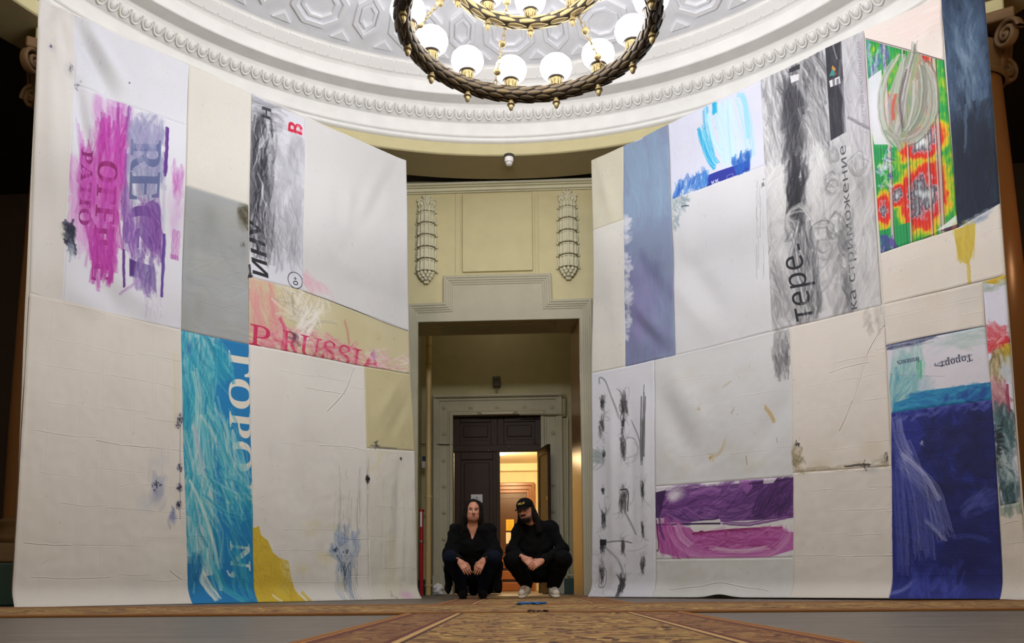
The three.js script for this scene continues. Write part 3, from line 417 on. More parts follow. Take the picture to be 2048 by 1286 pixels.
// ---------- chandelier ----------
{
  const o = thing('chandelier', 'round bronze chandelier with leaf clad rings and glowing white globes', 'chandelier'); o.position.copy(V(0.125, 0, 5.12));
  const bronze = phy('#473c2b', 0.4, { metalness: 0.75 }), bronze2 = phy('#54472f', 0.38, { metalness: 0.8 }), gold = phy('#8c7c55', 0.38, { metalness: 0.8 }), dark = phy('#251e15', 0.45, { metalness: 0.6 });
  const R = 0.8, T = 0.052, Y = 3.728, r2 = 0.5, t2 = 0.04, Y2 = 4.08;
  const tor = (R0, t, y, name) => { const g = new THREE.TorusGeometry(R0, t, 16, 120); g.rotateX(Math.PI / 2); g.translate(0, y, 0); return part(o, name, g, dark); };
  tor(R, T, Y, 'ring'); tor(r2, t2, Y2, 'upper_ring');
  // pointed leaves that overlap round the tube
  const leafG = (l, w, t) => {
    const s = new THREE.SphereGeometry(1, 8, 5), p = s.attributes.position;
    for (let i = 0; i < p.count; i++) { const x = p.getX(i), y = p.getY(i), z = p.getZ(i), k = 1 - 0.5 * Math.max(0, x) ** 2; p.setXYZ(i, x * l, y * w * k, z * t + x * t * 0.7); }
    s.computeVertexNormals(); return s;
  };
  const lg1 = leafG(0.058, 0.021, 0.0085), lg2 = leafG(0.045, 0.018, 0.006);
  const clad = (R0, t, y, n, m, geo, mats, keep = () => true) => {
    const rest = [];
    for (let i = 0; i < n; i++) for (let j = 0; j < m; j++) {
      const a = (i + (j % 2) * 0.5) / n * Math.PI * 2, b = j / m * Math.PI * 2 + 0.3, own = keep(Math.sin(b)), l = own ? part(o, 'leaf', geo, mats[(i * 7 + j * 3) % mats.length]) : new THREE.Object3D();
      const out = new THREE.Vector3(Math.sin(a) * Math.cos(b), Math.sin(b), -Math.cos(a) * Math.cos(b)), tan = new THREE.Vector3(Math.cos(a), 0, Math.sin(a));
      const mt = new THREE.Matrix4().makeBasis(tan, out.clone().cross(tan), out); l.quaternion.setFromRotationMatrix(mt); l.position.set(Math.sin(a) * R0, y, -Math.cos(a) * R0).addScaledVector(out, t);
      if (!own) { l.updateMatrix(); rest.push(geo.clone().applyMatrix4(l.matrix)); }
    }
    if (rest.length) part(o, 'leaf_cladding', merge(rest), mats[0]).userData.kind = 'stuff';
  };
  clad(R, T, Y, 42, 10, leafG(0.066, 0.0165, 0.007), [bronze, bronze2, bronze], (s) => s < 0.1); clad(r2, t2, Y2, 20, 8, leafG(0.083, 0.0155, 0.006), [gold], (s) => s < -0.1);
  const glass = std('#ffffff', 0.4, { emissive: '#fff7ec', emissiveIntensity: 3.2 });
  const globe = lathe([[0.03, 0], [0.075, 0.012], [0.108, 0.05], [0.121, 0.1], [0.112, 0.15], [0.085, 0.185], [0.045, 0.2], [0.001, 0.203]], 24);
  const cup = merge([lathe([[0.001, -0.07], [0.035, -0.07], [0.03, -0.045], [0.042, -0.02], [0.05, 0.0], [0.047, 0.012], [0.001, 0.012]], 18), ...[...Array(12)].map((_, k) => { const q = bx(0.008, 0.05, 0.01, 0, -0.035, 0.042, 0.002); q.rotateY(k / 12 * 6.283); return q; })]);
  const crown = lathe([[0.055, -0.004], [0.062, 0.004], [0.056, 0.016], [0.05, 0.02]], 20);
  const acorn = merge([lathe([[0.001, -0.085], [0.012, -0.076], [0.019, -0.055], [0.018, -0.04], [0.001, -0.035]], 12), lathe([[0.001, -0.044], [0.028, -0.042], [0.024, -0.028], [0.018, -0.02], [0.02, 0.0], [0.014, 0.02]], 10)]);
  const lampSet = (R0, t, y, n, a0, gs) => {
    for (let i = 0; i < n; i++) {
      const a = a0 + i / n * Math.PI * 2, x = Math.sin(a) * R0, z = -Math.cos(a) * R0;
      const c = part(o, 'lamp_holder', cup, gold); c.position.set(x, y + t + 0.045 * gs, z); c.scale.setScalar(gs);
      const k = part(o, 'lamp_crown', crown, dark); k.position.copy(c.position); k.scale.setScalar(gs);
      const g = part(o, 'lamp_globe', globe, glass); g.position.set(x, y + t + 0.046 * gs, z); g.scale.set(gs * 0.98, gs * 0.84, gs * 0.98);
      const f = part(o, 'acorn_finial', acorn, gold); f.position.set(x, y - t + 0.01, z); f.scale.setScalar(gs * 1.05);
      const l = new THREE.PointLight(LAMP_COLOR, LAMP); l.shadow.radius = 4.5; l.position.set(x, y + t + 0.13 * gs, z); o.add(l);
    }
  };
  lampSet(R, T, Y, 15, -0.14, 1); lampSet(r2, t2, Y2, 10, 0.06, 0.92);
  // chains: between the rings, then up to the ceiling rod
  const link = new THREE.TorusGeometry(0.017, 0.0042, 5, 12); link.scale(0.7, 1.35, 1);
  const bead = new THREE.SphereGeometry(0.028, 10, 8); bead.scale(1, 0.9, 0.6);
  const chain = (p, q) => {
    const L = p.distanceTo(q), n = Math.round(L / 0.036), dir = q.clone().sub(p).normalize(), list = [], up = new THREE.Quaternion().setFromUnitVectors(new THREE.Vector3(0, 1, 0), dir);
    for (let i = 0; i < n; i++) { const bd = i % 5 === 2, g = (bd ? bead : link).clone(); if (!bd) g.rotateY((i % 2) * Math.PI / 2); g.applyQuaternion(up); const c = p.clone().lerp(q, (i + 0.5) / n); g.translate(c.x, c.y, c.z); list.push(g); }
    part(o, 'chain', merge(list), gold);
  };
  for (let i = 0; i < 6; i++) {
    const a = -0.29 + i * Math.PI / 3, s = Math.sin(a), c = -Math.cos(a);
    chain(new THREE.Vector3(s * R, Y + T, c * R), new THREE.Vector3(s * r2, Y2 - t2 * 0.5, c * r2)); chain(new THREE.Vector3(s * r2, Y2 + t2, c * r2), new THREE.Vector3(s * 0.05, 5.7, c * 0.05));
  }
  part(o, 'ceiling_rod', merge([cyl(0.02, 0.02, 0.85, 0, 5.62, 0, 10), lathe([[0.001, 5.62], [0.08, 5.66], [0.09, 5.72], [0.03, 5.78]], 20)]), bronze);
}
// ---------- the two patchwork banners ----------
const KPM = 412;                                             // canvas pixels per metre of cloth
class Cloth {                                                // a flat hanging plane with its own painting; s runs along it, t up from the floor
  constructor(x0, d0, x1, d1, sMin) {
    this.o = V(x0, 0, d0); this.d = V(x1 - x0, 0, d1 - d0).normalize(); this.n = new THREE.Vector3(-this.d.z, 0, this.d.x); if (this.n.z < 0) this.n.negate();
    this.sMin = sMin; this.c = canvas(2048, 2048); this.g = this.c.getContext('2d'); this.b = canvas(2048, 2048); this.bg = this.b.getContext('2d');
    this.g.fillStyle = '#d8d3c8'; this.g.fillRect(0, 0, 2048, 2048); this.bg.fillStyle = '#808080'; this.bg.fillRect(0, 0, 2048, 2048); this.ridges = []; this.g.lineCap = this.bg.lineCap = 'round'; this.g.lineJoin = 'round';
  }
  st(x, y) { const r = rayDir(x, y), e = new THREE.Vector3(0, EYE, 0), k = this.o.clone().sub(e).dot(this.n) / r.dot(this.n), p = e.addScaledVector(r, k).sub(this.o); return [p.dot(this.d), p.y]; }
  cv([s, t]) { return [(s - this.sMin) * KPM, 2040 - t * KPM]; }
  P(x, y) { return this.cv(this.st(x, y)); }                 // pixel of the photograph -> place in the painting
  k(x, y) { const a = this.P(x, y), b = this.P(x, y + 1), c = this.P(x + 1, y); return (Math.hypot(b[0] - a[0], b[1] - a[1]) + Math.hypot(c[0] - a[0], c[1] - a[1])) / 2; }
  path(pts, g = this.g) { g.beginPath(); pts.forEach(([x, y], i) => { const [a, b] = this.P(x, y); i ? g.lineTo(a, b) : g.moveTo(a, b); }); g.closePath(); }
  fill(pts, col, a = 1) { this.g.globalAlpha = a; this.g.fillStyle = col; this.path(pts); this.g.fill(); this.g.globalAlpha = 1; }
  clip(pts, f) { this.g.save(); this.path(pts); this.g.clip(); f(); this.g.restore(); }
  curve(pts, n = 12) { const v = pts.map(([x, y]) => { const [a, b] = this.P(x, y); return new THREE.Vector3(a, b, 0); }); return v.length > 1 ? new THREE.CatmullRomCurve3(v, false, 'centripetal').getPoints(n * (v.length - 1)) : v; }
  line(pts, w, col, a = 1) { const g = this.g, q = this.curve(pts); g.globalAlpha = a; g.strokeStyle = col; g.lineWidth = w * this.k(...pts[0]); g.beginPath(); q.forEach((p, i) => i ? g.lineTo(p.x, p.y) : g.moveTo(p.x, p.y)); g.stroke(); g.globalAlpha = 1; }
  brush(pts, w, cols, a = 0.5, o = {}) {                     // a bristle stroke
    const g = this.g, q = this.curve(pts, o.fine ?? 10), wc = w * this.k(...pts[0]), n = Math.max(2, Math.round(wc / (o.pitch ?? 3.2))), list = [].concat(cols), wob = rr(0, 50);
    for (let i = 0; i < n; i++) {
      const off = ((i + 0.5) / n - 0.5) * wc, a0 = Math.floor(rr(0, q.length * (o.ragged ?? 0.12))), a1 = q.length - Math.floor(rr(0, q.length * (o.ragged ?? 0.12)));
      g.globalAlpha = clamp(a * rr(1 - (o.dry ?? 0.6), 1), 0, 1); g.strokeStyle = list[Math.floor(rnd() * list.length)]; g.lineWidth = wc / n * rr(1.0, 2.6);
      g.beginPath();
      for (let j = a0; j < a1; j++) { const p = q[j], e = q[Math.min(j + 1, q.length - 1)], f = q[Math.max(j - 1, 0)], dx = e.x - f.x, dy = e.y - f.y, l = Math.hypot(dx, dy) || 1, k = off + 1.6 * noise2(wob + i * 0.4, j * 0.25); const x = p.x - dy / l * k, y = p.y + dx / l * k; j === a0 ? g.moveTo(x, y) : g.lineTo(x, y); }
      g.stroke();
    }
    g.globalAlpha = 1;
  }
  inPoly(pts) { const xs = pts.map((p) => p[0]), ys = pts.map((p) => p[1]); for (let i = 0; i < 60; i++) { const x = rr(Math.min(...xs), Math.max(...xs)), y = rr(Math.min(...ys), Math.max(...ys)); let c = false; for (let a = 0, b = pts.length - 1; a < pts.length; b = a++) if ((pts[a][1] > y) !== (pts[b][1] > y) && x < (pts[b][0] - pts[a][0]) * (y - pts[a][1]) / (pts[b][1] - pts[a][1]) + pts[a][0]) c = !c; if (c) return [x, y]; } return pts[0]; }
  scrub(pts, n, len, w, cols, a, ang, spread, o = {}) {      // many strokes inside a region, roughly along ang degrees
    for (let i = 0; i < n; i++) { const [x, y] = this.inPoly(pts), t = (ang + rr(-spread, spread)) * Math.PI / 180, l = len * rr(0.4, 1.2) / 2, bend = rr(-0.3, 0.3) * l, dx = Math.cos(t), dy = Math.sin(t); this.brush([[x - dx * l, y - dy * l], [x - dy * bend, y + dx * bend], [x + dx * l, y + dy * l]], w * rr(0.4, 1.3), cols, a * rr(0.5, 1), { fine: 6, ...o }); }
  }
  blot(x, y, rx, ry, col, a) { const g = this.g, [cx, cy] = this.P(x, y), k = this.k(x, y); g.save(); g.translate(cx, cy); g.scale(rx * k, ry * k); const q = g.createRadialGradient(0, 0, 0, 0, 0, 1); q.addColorStop(0, col); q.addColorStop(1, col.slice(0, 7) + '00'); g.fillStyle = q; g.globalAlpha = a; g.beginPath(); g.arc(0, 0, 1, 0, 7); g.fill(); g.restore(); g.globalAlpha = 1; }
  splat(x, y, r, col, n = 30, a = 0.8) { const g = this.g, k = this.k(x, y); g.fillStyle = col; for (let i = 0; i < n; i++) { const [cx, cy] = this.P(x + rr(-1, 1) * r * rnd(), y + rr(-1, 1) * r * 1.4 * rnd()); g.globalAlpha = a * rr(0.3, 1); g.beginPath(); g.ellipse(cx, cy, rr(0.3, 2) * k, rr(0.5, 3.5) * k, rr(-0.6, 0.6), 0, 7); g.fill(); } g.globalAlpha = 1; }
  drips(x0, x1, y0, y1, n, col, a, w = 0.8) { for (let i = 0; i < n * 2; i++) { const x = rr(x0, x1), s = rr(y0, lerp(y0, y1, 0.85)), e = Math.min(y1, s + (y1 - y0) * rr(0.06, 0.4)); this.line([[x, s], [x + rr(-1.2, 1.2), lerp(s, e, 0.3)], [x + rr(-1.5, 1.5), lerp(s, e, 0.65)], [x + rr(-2, 2), e]], w * rr(0.4, 1.2), col, a * rr(0.15, 0.85)); } }
  text(str, p0, p1, up, col, font = 'bold', fam = 'serif', a = 1) {   // baseline from p0 to p1; up: where the top of p0's capital lies
    const g = this.g, A = this.P(...p0), B = this.P(...p1), U = this.P(...up); g.save(); g.font = font + ' 100px ' + fam; const w = g.measureText(str).width;
    g.transform((B[0] - A[0]) / w, (B[1] - A[1]) / w, -(U[0] - A[0]) / 72, -(U[1] - A[1]) / 72, A[0], A[1]); g.globalAlpha = a; g.fillStyle = col; g.textBaseline = 'alphabetic'; g.fillText(str, 0, 0); g.restore(); g.globalAlpha = 1;
  }
  base(pts, col, stain = 0.05, tints = ['#c9bfa6', '#ffffff', '#b9bac4']) {
    this.fill(pts, col);
    this.clip(pts, () => { for (let i = 0; i < 46; i++) { const [x, y] = this.inPoly(pts); this.blot(x, y, rr(8, 46), rr(8, 60), tints[i % tints.length], stain * rr(0.3, 1.2)); } for (let i = 0; i < 14; i++) { const [x, y] = this.inPoly(pts); this.splat(x, y, 6, '#6f6a66', 2, 0.12); } });
  }
  crease(pts, w = 2, a = 0.5, flip = 1) {                    // a storage fold pressed into the cloth: height only
    const g = this.bg, q = this.curve(pts, 8); for (const [off, col] of [[0, flip > 0 ? '#ffffff' : '#000000'], [w * 1.4, flip > 0 ? '#000000' : '#ffffff']]) { g.globalAlpha = a * (off ? 0.45 : 1); g.strokeStyle = col; g.lineWidth = w; g.beginPath(); q.forEach((p, i) => { const y = p.y + off + 1.5 * noise2(p.x * 0.02, off + p.y * 0.02), x = p.x; i ? g.lineTo(x, y) : g.moveTo(x, y); }); g.stroke(); } g.globalAlpha = 1;
  }
  creases(poly4, rows, cols, a = 0.4) {                      // fold grid over a panel given by its four corners
    const [A, B, C, D] = poly4, at = (u, v) => [lerp(lerp(A[0], B[0], u), lerp(D[0], C[0], u), v), lerp(lerp(A[1], B[1], u), lerp(D[1], C[1], u), v)];
    for (let i = 1; i < rows; i++) { let u = rr(0, 0.35); if (rnd() < 0.2) continue; while (u < 1) { const u2 = Math.min(1, u + rr(0.15, 0.5)), v = i / rows + rr(-0.022, 0.022); this.crease([at(u, v), at((u + u2) / 2, v + rr(-0.004, 0.006)), at(u2, v + rr(-0.004, 0.004))], rr(1.5, 3), a * rr(0.4, 1), rnd() < 0.8 ? 1 : -1); u = u2 + rr(-0.04, 0.05); } }
    for (let i = 1; i < cols; i++) { const u = i / cols + rr(-0.02, 0.02); this.crease([at(u, 0), at(u + rr(-0.01, 0.01), 0.5), at(u, 1)], rr(1.5, 3), a * 0.45); }
    for (let i = 0; i < rows * 4; i++) { const u = rnd(), v = rnd(), l = rr(0.02, 0.08), t = rr(-0.7, 0.7); this.crease([at(u, v), at(u + l * Math.cos(t), v + l * Math.sin(t) * 0.6)], rr(1, 2.4), a * rr(0.2, 0.6), rnd() < 0.5 ? 1 : -1); }
  }
  ridge(x0, y0, x1, y1, w, amp) { this.ridges.push([this.st(x0, y0), this.st(x1, y1), w, amp]); }
  disp(s, t) {
    let d = 0.014 * noise2(s * 0.8 + this.sMin * 9, t * 0.35) + 0.006 * noise2(s * 2.6, t * 0.8 + 5) + 0.0022 * noise2(s * 8, t * 7 + this.sMin) * smoothstep(3.2 - t, 0, 2.4);
    for (const [[a, b], [c, e], w, amp] of this.ridges) { const dx = c - a, dy = e - b, l2 = dx * dx + dy * dy, k = clamp(((s - a) * dx + (t - b) * dy) / l2, 0, 1), q = Math.hypot(s - a - dx * k, t - b - dy * k); d += amp * Math.exp(-q * q / (w * w)) * Math.sin(Math.PI * clamp(0.12 + k * 0.88, 0, 1)); }
    const f = clamp((0.17 - t) / 0.17, 0, 1); return d * smoothstep(t, -0.1, 0.3) + 0.085 * f * f;
  }
  panel(group, quad, mat, layer = 0, bend = null) {   // bend: [share of the width, pixel] where the upper edge is kinked
    const kink = bend && this.st(...bend[1]);                       // quad: pixels, clockwise from its upper left corner
    const q = quad.map((p) => this.st(...p)), [A, B, C, D] = q, wid = Math.max(Math.hypot(B[0] - A[0], B[1] - A[1]), Math.hypot(C[0] - D[0], C[1] - D[1])), hei = Math.max(Math.hypot(D[0] - A[0], D[1] - A[1]), Math.hypot(C[0] - B[0], C[1] - B[1]));
    const cuts = (len) => { const e = [0, 0.005, 0.014], n = Math.max(2, Math.round(len / 0.024)); const r = e.map((x) => x / len); for (let i = 1; i < n; i++) { const v = i / n; if (v * len > 0.022 && (1 - v) * len > 0.022) r.push(v); } return [...r, ...e.map((x) => 1 - x / len).reverse()]; };
    const us = cuts(wid), vs = cuts(hei), pos = [], uv = [], idx = [];
    for (const v of vs) for (const u of us) {
      const tp = !kink ? [lerp(A[0], B[0], u), lerp(A[1], B[1], u)] : u < bend[0] ? [lerp(A[0], kink[0], u / bend[0]), lerp(A[1], kink[1], u / bend[0])] : [lerp(kink[0], B[0], (u - bend[0]) / (1 - bend[0])), lerp(kink[1], B[1], (u - bend[0]) / (1 - bend[0]))];
      const s = lerp(tp[0], lerp(D[0], C[0], u), v), t = Math.max(0.004, lerp(tp[1], lerp(D[1], C[1], u), v));
      const e = Math.min(u * wid, (1 - u) * wid, v * hei, (1 - v) * hei), hem = -0.005 * Math.exp(-e / 0.008) + 0.003 * Math.exp(-(((e - 0.016) / 0.008) ** 2)), lift = this.lift ? this.lift(s, t) : 0;
      const p = this.o.clone().addScaledVector(this.d, s).addScaledVector(this.n, this.disp(s, t) + hem + layer + 0.006); pos.push(p.x, t + lift, p.z);
      const [cx, cy] = this.cv([s, t]); uv.push(cx / 2048, 1 - cy / 2048);
    }
    const nu = us.length; for (let j = 0; j + 1 < vs.length; j++) for (let i = 0; i + 1 < nu; i++) { const a = j * nu + i; idx.push(a, a + nu, a + 1, a + 1, a + nu, a + nu + 1); }
    const g = new THREE.BufferGeometry(); g.setAttribute('position', new THREE.Float32BufferAttribute(pos, 3)); g.setAttribute('uv', new THREE.Float32BufferAttribute(uv, 2)); g.setIndex(idx); g.computeVertexNormals();
    return part(group, 'cloth_panel', g, mat);
  }
  material() {
    const g = this.bg; for (let i = 0; i < 60000; i++) { g.globalAlpha = 0.05; g.fillStyle = i % 2 ? '#fff' : '#000'; g.fillRect(rr(0, 2048), rr(0, 2048), 3, 1.2); } g.globalAlpha = 1;
    return std('#e4e4e4', 0.82, { map: tex(this.c), bumpMap: tex(this.b, false), bumpScale: 0.0085 });
  }
  rod(group, p0, p1, h) { const a = this.st(...p0), b = this.st(...p1), at = ([s, t]) => this.o.clone().addScaledVector(this.d, s).addScaledVector(this.n, -0.012).setY(t - 0.012); part(group, 'hanging_batten', tube([at(a), at([(a[0] + b[0]) / 2, (a[1] + b[1]) / 2]), at(b)], 0.011, 24, 8), std('#cfcdc8', 0.6)); }
}
const WHITE = '#e6e8f0', CREAM = '#e2ddd2';
{ // ===== banner with magenta lettering, blue lettering and yellow spill =====
  const L = new Cloth(-3.722, 6.302, -1.139, 8.933, -0.32);
  const Q = {
    strip: [[77, -6], [156, 30.5], [128, 613.5], [59, 586]], top: [[148, 27], [376, 131], [371, 253], [148, 168]], magenta: [[148, 168], [371, 253], [362, 660], [122, 612]],
    cream: [[376, 131], [503, 187], [497, 410], [371, 372]], grey: [[371, 372], [497, 410], [497, 689], [362, 660]], graphite: [[503, 187], [609, 237], [606, 581], [498, 554]],
    white: [[609, 237], [812, 321], [818, 663], [606, 581]], russia: [[498, 554], [818, 663], [818, 748], [497, 689]], low: [[59, 586], [362, 660], [376, 1209], [22, 1216]],
    blue: [[362, 660], [497, 689], [507, 1204], [376, 1209]], right: [[497, 689], [730, 733], [740, 1200], [507, 1204]], patch: [[730, 733], [819, 749], [829, 902], [732, 896]], foot: [[732, 896], [829, 902], [834, 1197], [740, 1200]],
  };
  L.base(Q.strip, '#dcd9d3', 0.05); L.base(Q.top, '#dbdde3', 0.03); L.base(Q.magenta, '#dddee5', 0.04); L.base(Q.cream, '#dad7cc', 0.03); L.base(Q.grey, '#a3a7a7', 0.22, ['#8d8f86', '#b7bcbd', '#7f8687', '#a09a80']);  // base colours even out the lamplight: upper cloths darker, lower ones lighter
  L.base(Q.graphite, '#dadbe2', 0.03); L.base(Q.white, '#d9d9d6', 0.03); const RU = [[498, 554], [606, 581], [818, 663], [818, 748], [497, 689]]; L.base(RU, '#cdc49c', 0.14, ['#b9ab6c', '#ddd5bd', '#d8cfa0']); L.base(Q.low, '#e2ddd4', 0.1); L.base(Q.blue, '#0f7dbb', 0.08, ['#0a6aa8', '#1691cc']); L.base(Q.right, '#e6e3db', 0.09); L.base(Q.patch, '#c9bf93', 0.08, ['#b7ab79', '#d6cea8']); L.base(Q.foot, '#e3dfd3', 0.1, ['#d9cf9f', '#c3c2c4', '#e6e2da']);
  // strip and top: dirt spots
  L.splat(100, 96, 3, '#4a4566', 12, 0.8); L.blot(101, 98, 10, 12, '#9a94b0', 0.3); L.blot(138, 140, 14, 22, '#8f92a0', 0.25); L.splat(140, 138, 8, '#555866', 22, 0.5); L.splat(155, 170, 8, '#555866', 14, 0.4); L.splat(259, 167, 2, '#55524f', 3, 0.6);
  L.clip(Q.magenta, () => {
    const M = ['#b02a9c', '#c23bae', '#a01c88', '#d264c0', '#8f1a7c'], PL = ['#c98fc8', '#d7a8d8', '#bb78bd'], G = ['#8d93b4', '#7b82a8', '#a7acc6', '#8a78aa'], Vv = ['#6d3a93', '#7f52a3', '#5a2c80', '#9a74b8'];
    L.scrub([[186, 190], [262, 212], [258, 300], [196, 300]], 70, 70, 12, PL, 0.3, 88, 10); L.brush([[236, 205], [235, 260], [232, 330]], 5, ['#9c3f9c'], 0.6); L.brush([[260, 212], [256, 240], [254, 262]], 7, ['#7a3a92'], 0.6);
    L.scrub([[196, 255], [258, 260], [246, 400], [200, 380]], 60, 90, 10, M, 0.4, 96, 12); L.scrub([[160, 280], [190, 290], [200, 470], [150, 470]], 46, 90, 12, PL, 0.35, 92, 12);
    L.scrub([[135, 340], [180, 330], [190, 500], [134, 440]], 50, 90, 14, ['#d9a6d6', '#cf8bcc', '#e0bde0'], 0.35, 92, 12); L.scrub([[165, 290], [190, 300], [184, 440], [158, 430]], 50, 70, 8, M, 0.3, 92, 12);
    L.scrub([[195, 310], [240, 320], [236, 480], [190, 470]], 40, 100, 12, ['#c23bae', '#b52fa0', '#cf55bd', '#d98fce'], 0.3, 94, 10); L.text('PATIO', [164, 296], [156, 452], [187, 300], '#86156c', 'bold', 'serif', 0.95); L.text('OFFICE', [197, 316], [182, 562], [236, 322], '#8a1262', 'bold', 'serif', 0.97);
    L.scrub([[195, 330], [240, 340], [236, 480], [190, 470]], 16, 100, 11, ['#c23bae', '#b52fa0', '#d06cc0'], 0.34, 94, 10); L.scrub([[160, 330], [190, 350], [190, 460], [160, 450]], 9, 80, 9, ['#c23bae', '#cf7cc8'], 0.32, 94, 12);
    L.scrub([[178, 470], [234, 475], [224, 545], [190, 540]], 60, 80, 9, ['#b52fa0', '#a5248f', '#c64ab4'], 0.5, 84, 12); L.brush([[232, 420], [238, 470], [242, 500]], 7, M, 0.5); L.brush([[176, 500], [172, 520], [170, 535]], 5, PL, 0.5);
    // grey-violet block with the large initials
    L.scrub([[262, 245], [323, 262], [321, 340], [258, 330]], 60, 60, 14, G, 0.42, 90, 25); L.scrub([[258, 320], [322, 330], [318, 400], [252, 400]], 40, 60, 12, G, 0.4, 90, 20);
    L.text('RE', [262, 276], [258, 402], [321, 280], '#56618f', 'bold', 'serif', 0.85); L.text('G', [250, 404], [246, 500], [316, 406], '#552f84', 'bold', 'serif', 0.85);
    L.scrub([[262, 240], [318, 258], [314, 330], [262, 320]], 14, 60, 14, ['#a9aeca', '#8c93b8', '#b8a9cc'], 0.35, 88, 20);
    L.fill([[279, 430], [290, 408], [305, 400], [318, 412], [321, 450], [320, 498], [300, 505], [276, 468]], '#6b4396', 0.7); L.scrub([[282, 420], [318, 410], [320, 500], [280, 500]], 50, 70, 6, Vv.concat(['#a35aa8']), 0.4, 82, 14); L.scrub([[250, 400], [270, 440], [276, 500], [252, 495]], 40, 70, 8, ['#8d5cae', '#b9a0d0', '#6d3a93'], 0.4, 86, 12);
    L.brush([[254, 300], [250, 400], [246, 520], [247, 572]], 4, Vv, 0.8); L.brush([[247, 500], [247, 540], [246, 575]], 3.2, ['#4f2478'], 0.95, { ragged: 0.02, dry: 0.2 });
    L.fill([[258, 516], [274, 524], [308, 534], [312, 588], [298, 570], [276, 556], [258, 554]], '#6a5aa0', 0.7); L.fill([[259, 518], [272, 524], [268, 552], [258, 552]], '#4a2070', 0.9); L.scrub([[262, 520], [312, 534], [312, 590], [270, 556]], 26, 50, 9, G.concat(Vv), 0.4, 92, 14);
    L.drips(286, 322, 560, 640, 16, '#b9a3cf', 0.35, 2.4); L.brush([[238, 588], [262, 572], [278, 560]], 5, ['#b08cc4'], 0.6); L.drips(290, 312, 580, 650, 8, '#8f88a8', 0.3, 1);
    // rules
    L.brush([[333, 258], [331, 310], [328, 352]], 4, ['#5a2a86'], 0.95, { ragged: 0, dry: 0.15 }); L.brush([[327, 350], [326, 420], [325, 470]], 5, ['#b9b6d2'], 0.4); L.brush([[327, 470], [325, 530], [322, 593]], 3.8, ['#5a3a94', '#4c2f86', '#8a86b8'], 0.95, { ragged: 0, dry: 0.2 });
    L.scrub([[345, 335], [364, 350], [360, 400], [346, 390]], 24, 50, 7, PL.concat(['#b8479f']), 0.4, 90, 8); L.scrub([[344, 400], [362, 410], [360, 470], [344, 470]], 18, 60, 9, ['#ddc6e2', '#cfb0d8'], 0.35, 90, 8); L.brush([[352, 462], [350, 490], [348, 519]], 16, ['#b458ac', '#c77fc2', '#9d3f98'], 0.6, { ragged: 0.04 }); L.fill([[340, 508], [356, 512], [356, 521], [340, 518]], '#a2479f', 0.5);
  });
  L.scrub([[133, 446], [148, 444], [146, 500], [130, 495]], 30, 24, 7, ['#1c2036', '#2b3048', '#12152a'], 0.75, 80, 40); L.splat(140, 480, 9, '#20243a', 30, 0.7); L.scrub([[134, 490], [150, 490], [150, 516], [136, 514]], 12, 22, 5, ['#c9ced8', '#7f8798'], 0.5, 80, 25); L.scrub([[124, 450], [134, 450], [132, 480], [122, 480]], 10, 14, 4, ['#a3a29c'], 0.4, 60, 40);
  // grey square: stains
  L.clip(Q.grey, () => { L.blot(487, 432, 16, 34, '#3c3620', 0.7); L.scrub([[478, 412], [497, 412], [497, 460], [484, 450]], 18, 26, 6, ['#2e2a20', '#5e5636'], 0.45, 75, 25); L.scrub([[366, 390], [497, 420], [494, 680], [364, 655]], 60, 60, 10, ['#8f9494', '#b9bdbd', '#7d8281', '#a8a58f'], 0.12, 15, 40); L.splat(486, 490, 6, '#4a4738', 16, 0.5); });
  // graphite lettering
  L.clip(Q.graphite, () => {
    const D = ['#2b2c33', '#3b3c44', '#1c1d24', '#55565c', '#74757a'], G = ['#8e8f94', '#a9aaae', '#bfc0c4', '#77787d'];
    L.scrub([[506, 195], [560, 220], [552, 260], [504, 250]], 46, 60, 7, G, 0.4, 22, 14); L.scrub([[504, 245], [548, 255], [542, 480], [500, 470]], 60, 80, 12, ['#77787d', '#8e8f94', '#5b5c62'], 0.35, 90, 12, { pitch: 6 }); L.scrub([[504, 245], [548, 255], [542, 480], [500, 470]], 80, 80, 6, D, 0.4, 90, 12); L.scrub([[506, 250], [546, 255], [540, 500], [504, 500]], 46, 70, 3, ['#111218', '#1c1d24'], 0.5, 92, 14); L.scrub([[506, 260], [546, 265], [540, 500], [504, 480]], 30, 60, 3, ['#dcdde2'], 0.5, 92, 16);
    L.scrub([[545, 260], [606, 290], [604, 520], [540, 490]], 90, 70, 16, G, 0.16, 88, 22, { pitch: 7 }); L.scrub([[540, 400], [606, 420], [600, 530], [530, 520]], 90, 60, 3, G, 0.35, 82, 18);
    L.text('ИНУ', [537, 562], [527, 448], [505, 552], '#15161c', 'bold', 'sans-serif', 0.97); L.text('ӀН', [538, 262], [541, 216], [520, 256], '#23242c', 'bold', 'sans-serif', 0.85);
    L.scrub([[514, 455], [545, 460], [540, 520], [512, 500]], 30, 50, 3, ['#3b3c44', '#a9aaae', '#55565c'], 0.45, 80, 20);
    L.text('Ң', [607, 248], [608, 226], [584, 240], '#12131a', 'bold', 'sans-serif', 1); L.text('В', [603, 276], [604, 250], [574, 266], '#cf1238', 'bold', 'sans-serif', 0.95); L.scrub([[592, 250], [607, 255], [607, 275], [592, 272]], 10, 16, 5, ['#e9e6ee', '#f2c9d4'], 0.6, 60, 30);
    // circled mark
    const [cx, cy] = L.P(590, 561), k = L.k(590, 561), g = L.g; g.strokeStyle = '#2a2b33'; g.lineWidth = 1.4 * k; g.beginPath(); g.ellipse(cx, cy, 15 * k, 15 * k, 0, 0, 7); g.stroke(); L.text('+O', [585, 553], [586, 571], [595, 554], '#2a2b33', 'bold', 'sans-serif', 1);
  });
